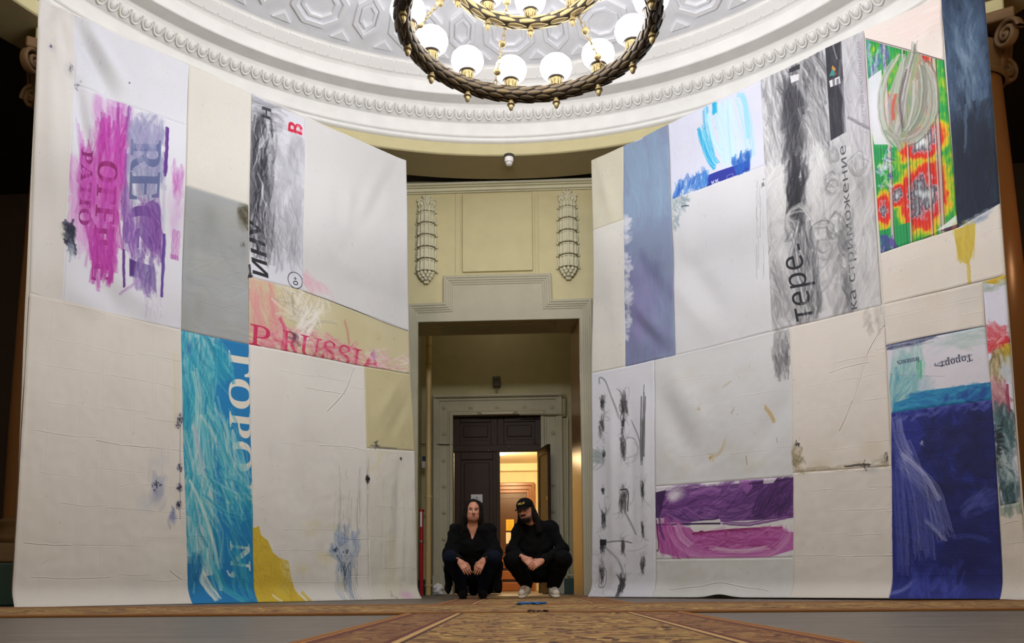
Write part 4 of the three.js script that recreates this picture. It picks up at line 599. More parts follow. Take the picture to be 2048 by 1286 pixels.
  L.line([[498, 554], [500, 545], [499, 530]], 3, '#1c1d22', 0.8); L.splat(501, 552, 5, '#18191f', 16, 0.8);
  // crimson lettering on ochre
  L.clip(RU, () => {
    L.scrub([[500, 560], [560, 590], [560, 690], [498, 688]], 46, 100, 10, ['#d9798c', '#e3a7a6', '#d6a48f'], 0.28, 80, 10); L.scrub([[498, 650], [620, 660], [818, 745], [500, 690]], 80, 60, 9, ['#dd6f8c', '#e8a9b5', '#d04a72', '#e6c6c0'], 0.3, 25, 40);
    L.scrub([[560, 570], [650, 600], [640, 680], [570, 650]], 60, 60, 5, ['#efeae0', '#c9c2ae', '#e2dccb', '#a8a08e'], 0.45, 40, 60); L.scrub([[600, 590], [640, 600], [620, 680], [590, 670]], 20, 70, 6, ['#f2eee6'], 0.5, 118, 14);
    L.text('P', [494, 688], [540, 698], [497, 646], '#c81f52', '', 'serif', 0.9); L.text('R', [560, 702], [594, 708], [562, 660], '#c81f52', '', 'serif', 0.9); L.text('USSIA', [594, 708], [760, 746], [600, 668], '#cc1f55', '', 'serif', 0.85);
    L.brush([[558, 634], [568, 660], [562, 700]], 7, ['#cf2f5e', '#d9547a'], 0.75); L.brush([[748, 702], [740, 720], [732, 738]], 4, ['#b8174a'], 0.8); L.scrub([[560, 670], [740, 700], [730, 740], [570, 705]], 44, 40, 7, ['#d83a68', '#e58aa0', '#ecd9cc'], 0.35, 30, 60); L.scrub([[740, 700], [815, 715], [812, 745], [740, 740]], 34, 40, 6, ['#e6c3c6', '#efe6dc', '#d9a3b0'], 0.4, 10, 50); L.blot(748, 710, 8, 16, '#a593d0', 0.5);
    L.blot(588, 675, 8, 12, '#2f2a35', 0.6); L.scrub([[580, 660], [598, 665], [596, 690], [580, 686]], 8, 16, 3, ['#3b3340'], 0.5, 60, 60); L.brush([[690, 640], [696, 660], [700, 690]], 6, ['#c9867c', '#b9a48a'], 0.5); L.scrub([[620, 690], [690, 700], [700, 735], [630, 720]], 14, 30, 3, ['#9e8d6a'], 0.4, 45, 20);
  });
  L.clip(Q.white, () => { L.scrub([[606, 550], [618, 550], [670, 600], [610, 580]], 26, 40, 8, ['#e5c3ca', '#d9a9b4'], 0.35, 60, 30); });
  L.line([[606, 582], [660, 602], [720, 624], [770, 646], [816, 662]], 1.6, '#3a352c', 0.75);
  // teal and white over blue
  L.clip(Q.blue, () => {
    const Wt = '#e7e2d3', T = ['#0f8fb4', '#1fa5c0', '#38b6c9', '#0b7fa6'], TW = ['#8fd0d6', '#c8e2dd', '#5dbccb', '#e4e6da'];
    L.fill([[362, 662], [428, 676], [424, 1150], [362, 1160]], Wt, 0.75); L.fill([[361, 868], [376, 870], [388, 920], [362, 952]], '#0f7dbb', 0.95); L.fill([[361, 975], [372, 980], [366, 1005], [361, 1010]], '#0f7dbb', 0.9); L.fill([[362, 1028], [400, 1040], [424, 1050], [418, 1010], [362, 1010]], '#0f7dbb', 0.6); L.fill([[362, 1126], [390, 1128], [392, 1175], [366, 1180]], '#0b6fae', 0.95);
    L.text('ГОРОД', [457, 698], [461, 1010], [500, 706], Wt, 'bold', 'serif', 1);
    L.text('N,', [458, 1080], [461, 1160], [498, 1086], Wt, 'bold', 'serif', 0.9);
    L.scrub([[364, 670], [426, 680], [422, 860], [364, 850]], 60, 110, 14, TW.concat(T), 0.5, 92, 12); L.scrub([[364, 700], [420, 720], [410, 1000], [366, 980]], 60, 130, 12, T.concat(['#7fcbd4']), 0.5, 90, 10); L.scrub([[400, 680], [450, 690], [460, 750], [420, 770]], 40, 70, 7, T.concat(['#9bd6da']), 0.5, 62, 14);
    L.scrub([[366, 850], [430, 860], [426, 1130], [366, 1130]], 70, 130, 11, T.concat(TW), 0.45, 84, 14); L.scrub([[430, 830], [470, 850], [497, 980], [440, 1000]], 70, 110, 8, TW.concat(T), 0.5, 78, 12); L.scrub([[430, 960], [497, 980], [497, 1060], [440, 1040]], 50, 80, 8, T.concat(['#b9dde0']), 0.45, 55, 25);
    L.scrub([[450, 1050], [497, 1060], [500, 1200], [470, 1190]], 40, 90, 6, ['#0a6f9f', '#1fa5c0', '#6cc3cf'], 0.45, 74, 12); L.brush([[388, 730], [398, 800], [394, 900], [404, 960]], 12, TW, 0.6); L.brush([[436, 690], [440, 740], [450, 760]], 16, T, 0.6); L.brush([[372, 950], [400, 1010], [424, 1090], [440, 1190]], 8, TW, 0.6);
    L.brush([[396, 1140], [412, 1170], [430, 1200]], 16, ['#e9e5d8', '#d6ddd4'], 0.85); L.brush([[420, 1120], [440, 1170], [480, 1202]], 9, ['#d9e4df', '#5dbccb'], 0.7); L.brush([[430, 1130], [455, 1180], [490, 1203]], 8, T, 0.7); L.blot(378, 696, 10, 22, '#0f6aa8', 0.8); L.scrub([[366, 1120], [400, 1120], [400, 1180], [368, 1180]], 22, 50, 8, ['#0a5f9a', '#1487b5'], 0.55, 90, 14); L.brush([[390, 850], [400, 900], [408, 950]], 8, ['#b5b2cf', '#c9d3da'], 0.5);
  });
  // ink along the seam and on the low cloth
  for (const [x, y, r] of [[360, 838, 9], [356, 850, 6], [359, 935, 6], [358, 975, 7], [357, 1010, 7]]) { L.splat(x, y, r, '#20223a', 30, 0.75); L.blot(x, y, r * 1.3, r * 1.8, '#4b4d68', 0.4); }
  L.line([[361, 850], [360, 930], [359, 1040]], 1.2, '#3d3a48', 0.5);
  L.scrub([[300, 955], [330, 955], [326, 1010], [302, 1000]], 16, 40, 10, ['#aab0c4', '#c0c5d2'], 0.3, 90, 25); L.splat(312, 968, 12, '#1a1c30', 34, 0.85); L.blot(314, 985, 16, 34, '#8d95b4', 0.5); L.blot(290, 1010, 26, 30, '#b4bace', 0.35); L.blot(345, 1035, 9, 18, '#747ea6', 0.65); L.scrub([[338, 1020], [352, 1020], [352, 1050], [338, 1050]], 14, 22, 4, ['#6d779f', '#949cbd'], 0.4, 88, 14); L.drips(296, 340, 880, 1000, 14, '#9aa0b4', 0.3, 1.4); L.blot(318, 925, 28, 22, '#b9bccb', 0.3);
  L.brush([[350, 700], [352, 780], [352, 860]], 10, ['#e2d8b4', '#ddd3b0'], 0.35);
  // yellow spill, ink run
  L.clip(Q.right, () => {
    const Y = [[496, 1052], [508, 1056], [516, 1052], [520, 1070], [534, 1082], [544, 1106], [556, 1116], [574, 1122], [580, 1156], [588, 1182], [604, 1206], [500, 1210]];
    L.fill(Y, '#d9b92c', 0.95); L.clip(Y, () => { L.scrub([[498, 1060], [580, 1110], [590, 1200], [500, 1204]], 60, 40, 12, ['#c4a11f', '#e2c648', '#b8952a', '#d8bd3a'], 0.28, 60, 60); L.scrub([[556, 1118], [578, 1124], [580, 1156], [562, 1156]], 10, 24, 8, ['#e8deb4'], 0.4, 70, 30); }); L.brush([[540, 1190], [548, 1198], [556, 1204]], 5, ['#efe6c0'], 0.9); L.brush([[600, 1184], [606, 1194], [612, 1204]], 6, ['#dcc048'], 0.8);
    const Bc = ['#8fa3c0', '#aebfd4', '#7b90b2', '#c4d0de'];
    L.scrub([[676, 1060], [716, 1060], [714, 1120], [672, 1110]], 46, 36, 9, Bc, 0.45, 92, 30); L.scrub([[656, 1092], [676, 1088], [676, 1116], [656, 1112]], 16, 18, 6, Bc, 0.5, 40, 60); L.scrub([[672, 1120], [704, 1120], [700, 1190], [678, 1190]], 26, 50, 8, Bc, 0.35, 90, 12); L.fill([[676, 1098], [700, 1080], [710, 1100], [690, 1118]], '#d8dce0', 0.7);
    L.drips(670, 722, 930, 1200, 34, '#5a6270', 0.5, 0.9); L.drips(684, 718, 1100, 1205, 16, '#2c3440', 0.6, 0.9); L.splat(670, 1098, 10, '#303848', 20, 0.6); L.splat(694, 1104, 12, '#303848', 22, 0.5); L.splat(688, 1135, 14, '#303848', 24, 0.5); L.line([[673, 1110], [684, 1130], [690, 1150]], 1.6, '#2a3240', 0.7); L.line([[700, 1125], [692, 1140], [688, 1160]], 1.6, '#2a3240', 0.7); L.drips(538, 544, 880, 1000, 3, '#a9adb2', 0.35, 1.2);
    for (let i = 0; i < 14; i++) L.blot(rr(560, 730), rr(1040, 1190), rr(10, 30), rr(8, 20), '#e0d28c', 0.22);
  });
  L.clip([...Q.patch.slice(0, 2), [834, 1197], [736, 1200], [728, 900]], () => { L.drips(732, 738, 900, 1190, 8, '#4a4a48', 0.5, 0.9); L.splat(734, 958, 6, '#0f0f18', 40, 0.95); L.blot(734, 958, 6, 10, '#0d0d16', 0.95); L.splat(750, 892, 9, '#3c3a34', 34, 0.7); L.brush([[740, 892], [756, 896], [790, 898]], 4, ['#e8e6e0', '#6d6a60'], 0.7); L.splat(800, 918, 3, '#2a2a2c', 4, 0.8); L.blot(806, 1190, 20, 9, '#e3a9cf', 0.8); L.brush([[740, 940], [752, 930], [760, 900]], 8, ['#e4dfae', '#ddd6a4'], 0.4); L.drips(760, 830, 950, 1190, 12, '#c9c6b4', 0.35, 6); L.blot(785, 1110, 14, 60, '#ddd2a0', 0.3); L.splat(778, 1190, 8, '#6d6a70', 8, 0.5); });
  // creases and folds
  L.creases(Q.low, 9, 6, 0.55); L.creases(Q.right, 11, 3, 0.5); L.creases(Q.foot, 5, 2, 0.4); L.creases(Q.blue, 12, 3, 0.3); L.creases(Q.grey, 8, 3, 0.3);
  L.crease([[708, 735], [690, 780], [655, 820]], 7, 0.7); L.crease([[610, 775], [640, 780], [690, 788]], 3, 0.5); L.crease([[340, 1140], [352, 1150], [360, 1156]], 6, 0.7); L.crease([[640, 890], [700, 894], [728, 900]], 3, 0.5);
  L.ridge(104, 8, 80, 60, 0.04, -0.02); L.ridge(106, 6, 128, 110, 0.05, -0.022); L.ridge(100, 60, 108, 400, 0.05, 0.012); L.ridge(152, 44, 235, 215, 0.07, -0.075); L.ridge(172, 50, 262, 190, 0.06, 0.03); L.ridge(150, 165, 182, 340, 0.045, -0.05); L.ridge(112, 30, 118, 140, 0.03, 0.025); L.ridge(135, 560, 200, 640, 0.1, 0.02); L.ridge(190, 545, 250, 640, 0.08, -0.02); L.ridge(240, 560, 330, 650, 0.1, 0.02);
  for (let i = 0; i < 5; i++) L.ridge(790 - i * 30, 340 + i * 10, 650 - i * 6 + i * 18, 560 - i * 6, 0.09, i % 2 ? 0.016 : -0.016); L.ridge(800, 760, 745, 850, 0.07, 0.016); L.ridge(812, 800, 770, 890, 0.06, -0.016); L.ridge(800, 930, 790, 1180, 0.06, -0.022); L.ridge(824, 930, 824, 1180, 0.06, 0.016);
  const o = thing('patchwork_banner', 'tall sewn patchwork cloth with magenta lettering, a blue panel and yellow spill', 'banner'), m = L.material();
  const names = { strip: 'plain off white strip', top: 'plain white cloth', magenta: 'white cloth with smeared magenta and violet lettering', cream: 'plain cream cloth', grey: 'grey stained cloth', graphite: 'white cloth with scrubbed black lettering', white: 'plain white cloth', russia: 'ochre cloth with crimson lettering', low: 'creased pale cloth with ink spots', blue: 'blue cloth with white letters under teal smears', right: 'creased pale cloth with yellow spill', patch: 'ochre patch', foot: 'pale cloth with ink drips' };
  let k = 0; for (const n in Q) L.panel(o, Q[n], m, (k++ % 3) * 0.0012, n === 'russia' ? [0.36, [606, 581]] : null).userData.label = names[n];
  L.panel(o, [[78, -4], [811, 322], [832, 1195], [25, 1212]], m, -0.009).name = 'backing_cloth'; const edge = L.panel(o, [[57, 590], [61, 592], [31, 1196], [22, 1196]], std('#6d5a5c', 0.9), -0.006); edge.name = 'edge_tape'; edge.userData.label = 'grubby dark edge tape';
  L.rod(o, [77, -6], [812, 321]);
}
{ // ===== banner with the rainbow heat map, purple strip and dark blue panel =====
  const B = new Cloth(0.912, 8.986, 3.683, 6.155, -0.08);
  const Q = {
    beige: [[1184, 322], [1247, 292], [1251, 438], [1187, 462]], pale: [[1187, 462], [1251, 438], [1250, 733], [1184, 747]], slate: [[1247, 292], [1337, 249], [1352, 712], [1250, 733]],
    cyan: [[1337, 249], [1521, 160], [1531, 331], [1344, 399]], white: [[1344, 399], [1531, 331], [1546, 663], [1352, 712]], graphite: [[1521, 160], [1728, 62], [1763, 612], [1546, 663]],
    sky: [[1728, 62], [1883, -10], [1888, 122], [1732, 80]], heat: [[1732, 80], [1888, 122], [1915, 455], [1762, 507]], navy: [[1883, -10], [1967, -48], [1999, 406], [1915, 455]],
    drip: [[1762, 507], [1999, 406], [2010, 549], [1768, 609]], under: [[1768, 609], [1965, 563], [1970, 652], [1773, 691]], collage: [[1965, 563], [2010, 549], [2041, 1004], [2000, 1012]],
    label: [[1773, 691], [1970, 652], [1985, 799], [1783, 826]], deep: [[1783, 826], [1985, 799], [2006, 1197], [1784, 1197]], marks: [[1184, 747], [1310, 720], [1311, 1194], [1185, 1193]],
    grey: [[1310, 720], [1581, 655], [1588, 953], [1312, 973]], purple: [[1312, 973], [1588, 953], [1588, 1115], [1312, 1119]], hem: [[1312, 1119], [1588, 1115], [1588, 1195], [1311, 1194]],
    cream: [[1581, 655], [1768, 609], [1783, 932], [1588, 946]], low: [[1588, 946], [1783, 932], [1786, 1196], [1588, 1195]], corner: [[2000, 1012], [2041, 1004], [2064, 1200], [2006, 1198]],
  };
  B.base(Q.beige, '#d6d0b8', 0.05, ['#c7bf9f', '#e2ddc9']); B.base(Q.pale, '#dedcd2', 0.04); B.base(Q.slate, '#8593ae', 0.05, ['#7f93ad', '#8c95b6']); B.base(Q.cyan, '#d8dbea', 0.03); B.base(Q.white, '#dbdcde', 0.04); B.base(Q.graphite, '#cfcfd0', 0.08); B.base(Q.sky, '#eadfd6', 0.06, ['#efe9e2', '#e6cfc6']); B.base(Q.heat, '#3fae4a', 0.0); B.base(Q.navy, '#1a2c44', 0.1, ['#14233a', '#22384f']); B.base([[1762, 507], [1915, 455], [1999, 406], [2010, 549], [1768, 609]], '#e4dcd0', 0.06); B.base(Q.under, '#dfd7cb', 0.06); B.base(Q.collage, '#dcdcec', 0.05); B.base(Q.label, '#dad8e2', 0.06); B.base(Q.deep, '#1f2a86', 0.1, ['#172070', '#2c3898']); B.base(Q.marks, '#e0e2ea', 0.04); B.base(Q.grey, '#dadcdc', 0.1, ['#c6c4b4', '#e0e3e8', '#bfc3c8']); B.base(Q.purple, '#e6e4ea', 0.02); B.base(Q.hem, '#dbdcd9', 0.12, ['#c0bfae', '#dfe2e6']); B.base(Q.cream, '#e4ddd3', 0.07); B.base(Q.low, '#e6e0d7', 0.08); B.base(Q.corner, '#dcd4c8', 0.08);  // lamp falloff offset in the cloth colours, darker above and lighter below
  // slate strip: blue above, violet below, worn along its edge
  B.clip(Q.slate, () => { B.scrub([[1249, 300], [1338, 255], [1340, 420], [1252, 440]], 50, 90, 22, ['#8aa3bd', '#93adc4', '#86a0b8'], 0.3, 84, 10); B.scrub([[1252, 520], [1345, 520], [1352, 705], [1252, 730]], 60, 90, 24, ['#7c7fa6', '#8184ac', '#74779c'], 0.3, 84, 12); B.scrub([[1262, 560], [1300, 540], [1310, 690], [1270, 700]], 14, 80, 14, ['#9488b4'], 0.2, 80, 12); });
  B.clip([[1247, 400], [1275, 400], [1275, 735], [1245, 735]], () => { B.scrub([[1249, 430], [1258, 440], [1262, 640], [1250, 680]], 70, 18, 7, ['#dedfe4', '#d2d6dd'], 0.5, 30, 70); });
  // cyan strokes and the blue scrap
  B.clip(Q.cyan, () => {
    const C = ['#2fb4e0', '#63cbe8', '#8fdcee', '#18a0d6'], PC = ['#bfe8f2', '#cfeef5', '#a6dfee'];
    B.brush([[1440, 205], [1460, 260], [1470, 330]], 44, PC, 0.4); B.brush([[1478, 188], [1490, 230], [1498, 280], [1502, 330]], 20, PC.concat(['#7fd2ea']), 0.55); B.brush([[1450, 200], [1452, 260], [1458, 330]], 30, PC, 0.4); B.brush([[1412, 212], [1416, 260], [1430, 330]], 10, C, 0.75); B.brush([[1402, 256], [1412, 290], [1424, 320], [1434, 334]], 16, C, 0.8); B.brush([[1430, 206], [1431, 228]], 9, ['#0fb0e0', '#12a8d8'], 0.9); B.brush([[1416, 230], [1428, 280], [1446, 310]], 8, PC, 0.7);
    B.brush([[1474, 190], [1484, 192], [1500, 300]], 7, ['#7fd6ec'], 0.6); B.line([[1404, 250], [1412, 310], [1430, 336]], 1.2, '#9fdcec', 0.7);
    B.fill([[1414, 352], [1500, 320], [1500, 340], [1414, 374]], '#1b2a98', 0.95); B.scrub([[1350, 372], [1412, 350], [1414, 374], [1350, 396]], 60, 26, 6, ['#2f6fc4', '#4f94d8', '#1f4fb0', '#7fb4e4'], 0.6, 96, 24); B.scrub([[1406, 345], [1420, 345], [1420, 372], [1408, 372]], 14, 26, 5, ['#2f6fc4', '#5fa4de'], 0.6, 82, 14); B.scrub([[1468, 318], [1500, 306], [1500, 338], [1470, 348]], 40, 24, 6, ['#1b5fc0', '#2f78d0', '#144a9e'], 0.6, 84, 24); B.text('кк', [1424, 370], [1440, 364], [1422, 362], '#dfe3f4', 'bold', 'sans-serif', 0.9); B.line([[1455, 352], [1466, 348], [1466, 356], [1455, 360], [1455, 352]], 1, '#cfd6f0', 0.6);
  });
  B.clip(Q.white, () => { B.scrub([[1345, 400], [1378, 392], [1374, 410], [1348, 460]], 26, 16, 7, ['#93a7ae', '#b9c6c8', '#6f878e'], 0.5, 70, 60); B.line([[1364, 414], [1370, 412], [1378, 412]], 2, '#25323a', 0.8); B.scrub([[1345, 430], [1356, 430], [1358, 466], [1346, 462]], 12, 14, 5, ['#8ba2a8', '#aab9bd'], 0.5, 60, 50); B.drips(1512, 1532, 360, 560, 12, '#4a4a4c', 0.45, 0.9); B.splat(1527, 368, 7, '#5d6060', 16, 0.5); });
  // graphite lettering
  B.clip(Q.graphite, () => {
    const D = ['#2c2d33', '#43444a', '#1d1e24', '#5b5c60', '#6e6e70'], G = ['#8b8b8c', '#a4a4a4', '#b9b9b8', '#76767a', '#cfcfce', '#dededc'];
    B.scrub([[1522, 165], [1728, 70], [1762, 610], [1546, 660]], 220, 90, 22, G, 0.26, 96, 26, { pitch: 8 }); B.scrub([[1522, 165], [1728, 70], [1762, 610], [1546, 660]], 90, 90, 8, ['#8b8b8c', '#e2e2e2', '#a4a4a4'], 0.3, 92, 30); B.scrub([[1522, 165], [1600, 130], [1600, 330], [1530, 340]], 90, 90, 5, ['#77777b', '#9a9a9c', '#e6e6e8'], 0.45, 80, 16);
    B.scrub([[1566, 150], [1650, 100], [1640, 220], [1570, 230]], 90, 70, 6, D.concat(['#dedee0']), 0.4, 70, 30); B.scrub([[1570, 200], [1612, 190], [1610, 320], [1572, 320]], 50, 90, 13, D, 0.4, 92, 12, { pitch: 6 }); B.scrub([[1570, 200], [1612, 190], [1610, 320], [1572, 320]], 40, 90, 5, D.concat(['#9a9a9c']), 0.45, 92, 12); B.scrub([[1612, 160], [1656, 140], [1656, 300], [1612, 320]], 70, 100, 7, ['#8b8b8c', '#dcdcdc', '#a4a4a4', '#5b5c60'], 0.45, 74, 14);
    B.fill([[1652, 90], [1684, 80], [1694, 265], [1662, 282]], '#26272e', 0.93); B.clip([[1652, 90], [1684, 80], [1694, 265], [1662, 282]], () => { B.scrub([[1654, 95], [1684, 85], [1692, 262], [1662, 278]], 40, 50, 6, ['#3b3c44', '#1b1c22', '#56575e'], 0.35, 88, 14); }); B.fill([[1668, 134], [1672, 152], [1660, 154]], '#3a8f86', 0.95); B.fill([[1667, 132], [1674, 140], [1670, 144], [1665, 138]], '#c9903c', 0.95); B.fill([[1672, 140], [1676, 150], [1672, 152]], '#a83a34', 0.9); B.fill([[1660, 163], [1681, 154], [1683, 168], [1662, 176]], '#e9e9ea', 0.95); for (const x of [1666, 1674]) B.fill([[x, 160], [x + 5, 158], [x + 6, 172], [x + 1, 174]], '#4a4b52', 0.7); B.fill([[1578, 138], [1600, 128], [1600, 138], [1578, 146]], '#23242b', 0.85); B.fill([[1580, 152], [1598, 148], [1598, 160], [1582, 166]], '#eeeeee', 0.85);
    B.scrub([[1690, 85], [1728, 68], [1748, 280], [1700, 300]], 90, 110, 10, ['#b3b3b6', '#d4d4d8', '#9a9a9f', '#c4c2c8'], 0.4, 86, 10); B.text('ОБЩЕСТВО КОММЕНТАРИЯ', [1736, 268], [1722, 84], [1729, 268], '#6e6e74', '', 'sans-serif', 0.55); B.brush([[1724, 80], [1734, 180], [1742, 280]], 6, ['#b9a9b4', '#a898a8'], 0.5);
    B.scrub([[1534, 330], [1640, 300], [1640, 420], [1540, 450]], 70, 60, 22, ['#dcdcdc', '#e6e6e4', '#c4c4c2'], 0.4, 96, 30); B.scrub([[1574, 290], [1612, 280], [1606, 460], [1580, 470]], 80, 70, 6, D.concat(['#77777a']), 0.4, 96, 14); B.scrub([[1576, 330], [1600, 330], [1600, 420], [1584, 430]], 50, 60, 5, ['#1d1e24', '#2c2d33'], 0.5, 96, 12);
    for (const [x, y, r] of [[1668, 312, 14], [1664, 360, 12], [1665, 372, 12], [1672, 452, 20], [1650, 470, 26], [1640, 500, 24], [1690, 520, 16], [1600, 440, 22], [1716, 330, 18], [1700, 480, 18]]) for (let i = 0; i < 4; i++) { const k = []; const a0 = rr(0, 6); for (let j = 0; j < 6; j++) k.push([x + r * rr(0.4, 1.3) * Math.cos(a0 + j * 0.9), y + r * rr(0.6, 1.6) * Math.sin(a0 + j * 0.9)]); B.brush(k, 5, ['#8d8d8e', '#b0b0ae', '#e8e8e6', '#6e6e70'], 0.45); }
    B.scrub([[1585, 480], [1625, 470], [1640, 600], [1600, 640]], 100, 80, 7, ['#55565a', '#3b3c41', '#8b8b8c', '#e0e0df'], 0.42, 88, 14); B.scrub([[1680, 440], [1705, 430], [1710, 620], [1690, 625]], 70, 50, 5, ['#77777a', '#55565a', '#a4a4a4'], 0.4, 80, 22); B.scrub([[1700, 400], [1755, 390], [1760, 610], [1710, 620]], 60, 70, 12, ['#c9c9c8', '#b3b3b2', '#dedede'], 0.4, 100, 20); B.scrub([[1548, 540], [1590, 530], [1600, 640], [1550, 655]], 60, 70, 7, ['#77777a', '#a4a4a4', '#c9c9c9'], 0.4, 76, 14);
    B.text('тере', [1629, 640], [1604, 506], [1584, 648], '#17181e', '', 'sans-serif', 0.97); B.text('-', [1610, 500], [1606, 484], [1584, 506], '#17181e', 'bold', 'sans-serif', 0.97); B.text('ка стриможение', [1716, 622], [1692, 288], [1701, 626], '#3a3b41', '', 'sans-serif', 0.85); B.scrub([[1690, 420], [1708, 415], [1712, 560], [1696, 565]], 30, 40, 4, ['#8b8b8c', '#bdbdbc'], 0.4, 84, 24); B.scrub([[1600, 560], [1628, 550], [1632, 630], [1608, 640]], 12, 40, 4, ['#8b8b8c', '#e0e0df'], 0.35, 84, 14);
    B.brush([[1695, 235], [1720, 250], [1745, 262]], 8, ['#8d8d90', '#c9c9cc', '#6e6e70'], 0.7); B.line([[1662, 70], [1672, 108], [1676, 120]], 2, '#a9aaae', 0.7);
  });
  // cream sky with a thin roof edge; rainbow heat map
  B.clip(Q.sky, () => { B.scrub([[1740, 70], [1884, 0], [1884, 60], [1740, 78]], 30, 90, 24, ['#efdcd4', '#f0e6de', '#e9d3ca'], 0.3, -20, 14); B.line([[1732, 80], [1810, 100], [1888, 124]], 3.2, '#cfc4bd', 1); B.line([[1732, 78], [1810, 98], [1888, 121]], 1, '#2d2530', 0.9); });
  {
    const g = B.g, P = Q.heat.map((p) => B.P(...p)), x0 = Math.floor(Math.min(...P.map((p) => p[0]))), x1 = Math.ceil(Math.max(...P.map((p) => p[0]))), y0 = Math.floor(Math.min(...P.map((p) => p[1]))), y1 = Math.ceil(Math.max(...P.map((p) => p[1]))), w = x1 - x0, h = y1 - y0;
    const ramp = [['#e8ecec', 0], ['#9aa4a8', 0.1], ['#4a3348', 0.17], ['#d9a9b0', 0.2], ['#e02a22', 0.25], ['#e83a1e', 0.38], ['#ecc820', 0.46], ['#86c42a', 0.53], ['#2aa548', 0.6], ['#1f9a58', 0.78], ['#3a3a96', 0.86], ['#2f4aa8', 0.92], ['#dfe8e6', 0.96], ['#bfe0d0', 1]].map(([c, v]) => [new THREE.Color(c), v]);
    const spots = [[1848, 392, 30, 44], [1797, 392, 13, 15], [1767, 424, 12, 24], [1846, 284, 26, 24], [1852, 168, 12, 40], [1780, 218, 8, 20]].map(([x, y, a, b]) => { const c = B.P(x, y), k = B.k(x, y); return [c[0] - x0, c[1] - y0, a * k, b * k]; });
    const im = g.createImageData(w, h), col = new THREE.Color();
    for (let y = 0; y < h; y++) for (let x = 0; x < w; x++) {
      let v = 0.66; for (const [cx, cy, a, b] of spots) { const q = Math.hypot((x - cx) / a, (y - cy) / b); v = Math.min(v, q < 1 ? q * 0.24 : 0.24 + (q - 1) * 0.42); } v += 0.3 * clamp(1 - x / (w * 0.26), 0, 1) * (0.4 + fbm(x * 0.01, y * 0.008 + 3, 3));
      v += 0.14 * fbm(x * 0.014, y * 0.009, 4) + 0.05 * noise2(x * 0.05, y * 0.025) + 0.05 * noise2(x * 0.45, y * 0.018); if (y > h * 0.9 && x < w * 0.45) v = Math.max(v, 0.86 + 0.05 * noise2(x * 0.05, y * 0.05)); v = v < 0.24 ? v : Math.min(0.24 + (v - 0.24) * 0.82, 1);
      v = clamp(v, 0, 1); let i = 1; while (i < ramp.length - 1 && ramp[i][1] < v) i++; const [c0, a] = ramp[i - 1], [c1, b] = ramp[i]; col.copy(c0).lerp(c1, clamp((v - a) / (b - a), 0, 1)); const str = Math.sin(x * 0.62 + noise2(x * 0.1, 3)) > 0.93 ? 0.62 : 1, q = (y * w + x) * 4; const cc = col.clone().convertLinearToSRGB(); im.data[q] = cc.r * 255 * str; im.data[q + 1] = cc.g * 255 * str; im.data[q + 2] = cc.b * 255 * str; im.data[q + 3] = 255;
    }
    const tmp = canvas(w, h); tmp.getContext('2d').putImageData(im, 0, 0); B.clip(Q.heat, () => { g.drawImage(tmp, x0, y0); 
      for (const [xa, xb] of [[1772, 1788], [1862, 1882], [1870, 1888], [1808, 1824], [1845, 1866]]) { const t = xa === 1772 || xa === 1870; B.line([[xa - 4, 90], [(xa + xb) / 2, 300], [xb, 500]], t ? 6 : 2.4, '#c9b9b2', 0.9); B.line([[xa, 90], [(xa + xb) / 2 + 3, 300], [xb + 3, 500]], 1.4, '#4a3038', 0.85); }
      B.scrub([[1735, 84], [1780, 96], [1776, 150], [1738, 160]], 40, 30, 5, ['#5a4aa0', '#8fc0a8', '#e4ecec', '#3f6fb0'], 0.5, 86, 14); B.fill([[1806, 497], [1862, 470], [1916, 446], [1916, 460], [1880, 462], [1806, 500]], '#5a1f4a', 0.95); B.fill([[1872, 462], [1912, 430], [1914, 448]], '#eceaea', 0.9);
      B.fill([[1762, 470], [1790, 480], [1800, 500], [1762, 510]], '#4a3a94', 0.7); B.scrub([[1762, 470], [1800, 480], [1796, 500], [1762, 506]], 20, 20, 5, ['#5a3a94', '#2f8a6a', '#e0e6e8', '#3a4aa0'], 0.6, 86, 20); B.scrub([[1756, 290], [1784, 300], [1786, 380], [1758, 376]], 24, 18, 6, ['#e6ecec', '#3a3a96', '#cfe0dc'], 0.55, 60, 60);
    });
    B.blot(1756, 210, 26, 70, '#e3e2ea', 0.95); B.blot(1760, 240, 22, 60, '#e3e2ea', 0.95); B.fill([[1738, 160], [1764, 140], [1770, 270], [1778, 290], [1750, 290], [1742, 250]], '#e2e1e9', 0.9);
    B.fill([[1800, 125], [1830, 95], [1856, 130], [1872, 190], [1860, 250], [1830, 280], [1796, 290], [1778, 240], [1782, 180]], '#9b9b8e', 0.8);
    const SG = ['#8f9184', '#aeb0a2', '#74776b', '#c0c0b6', '#7f8f7c'];
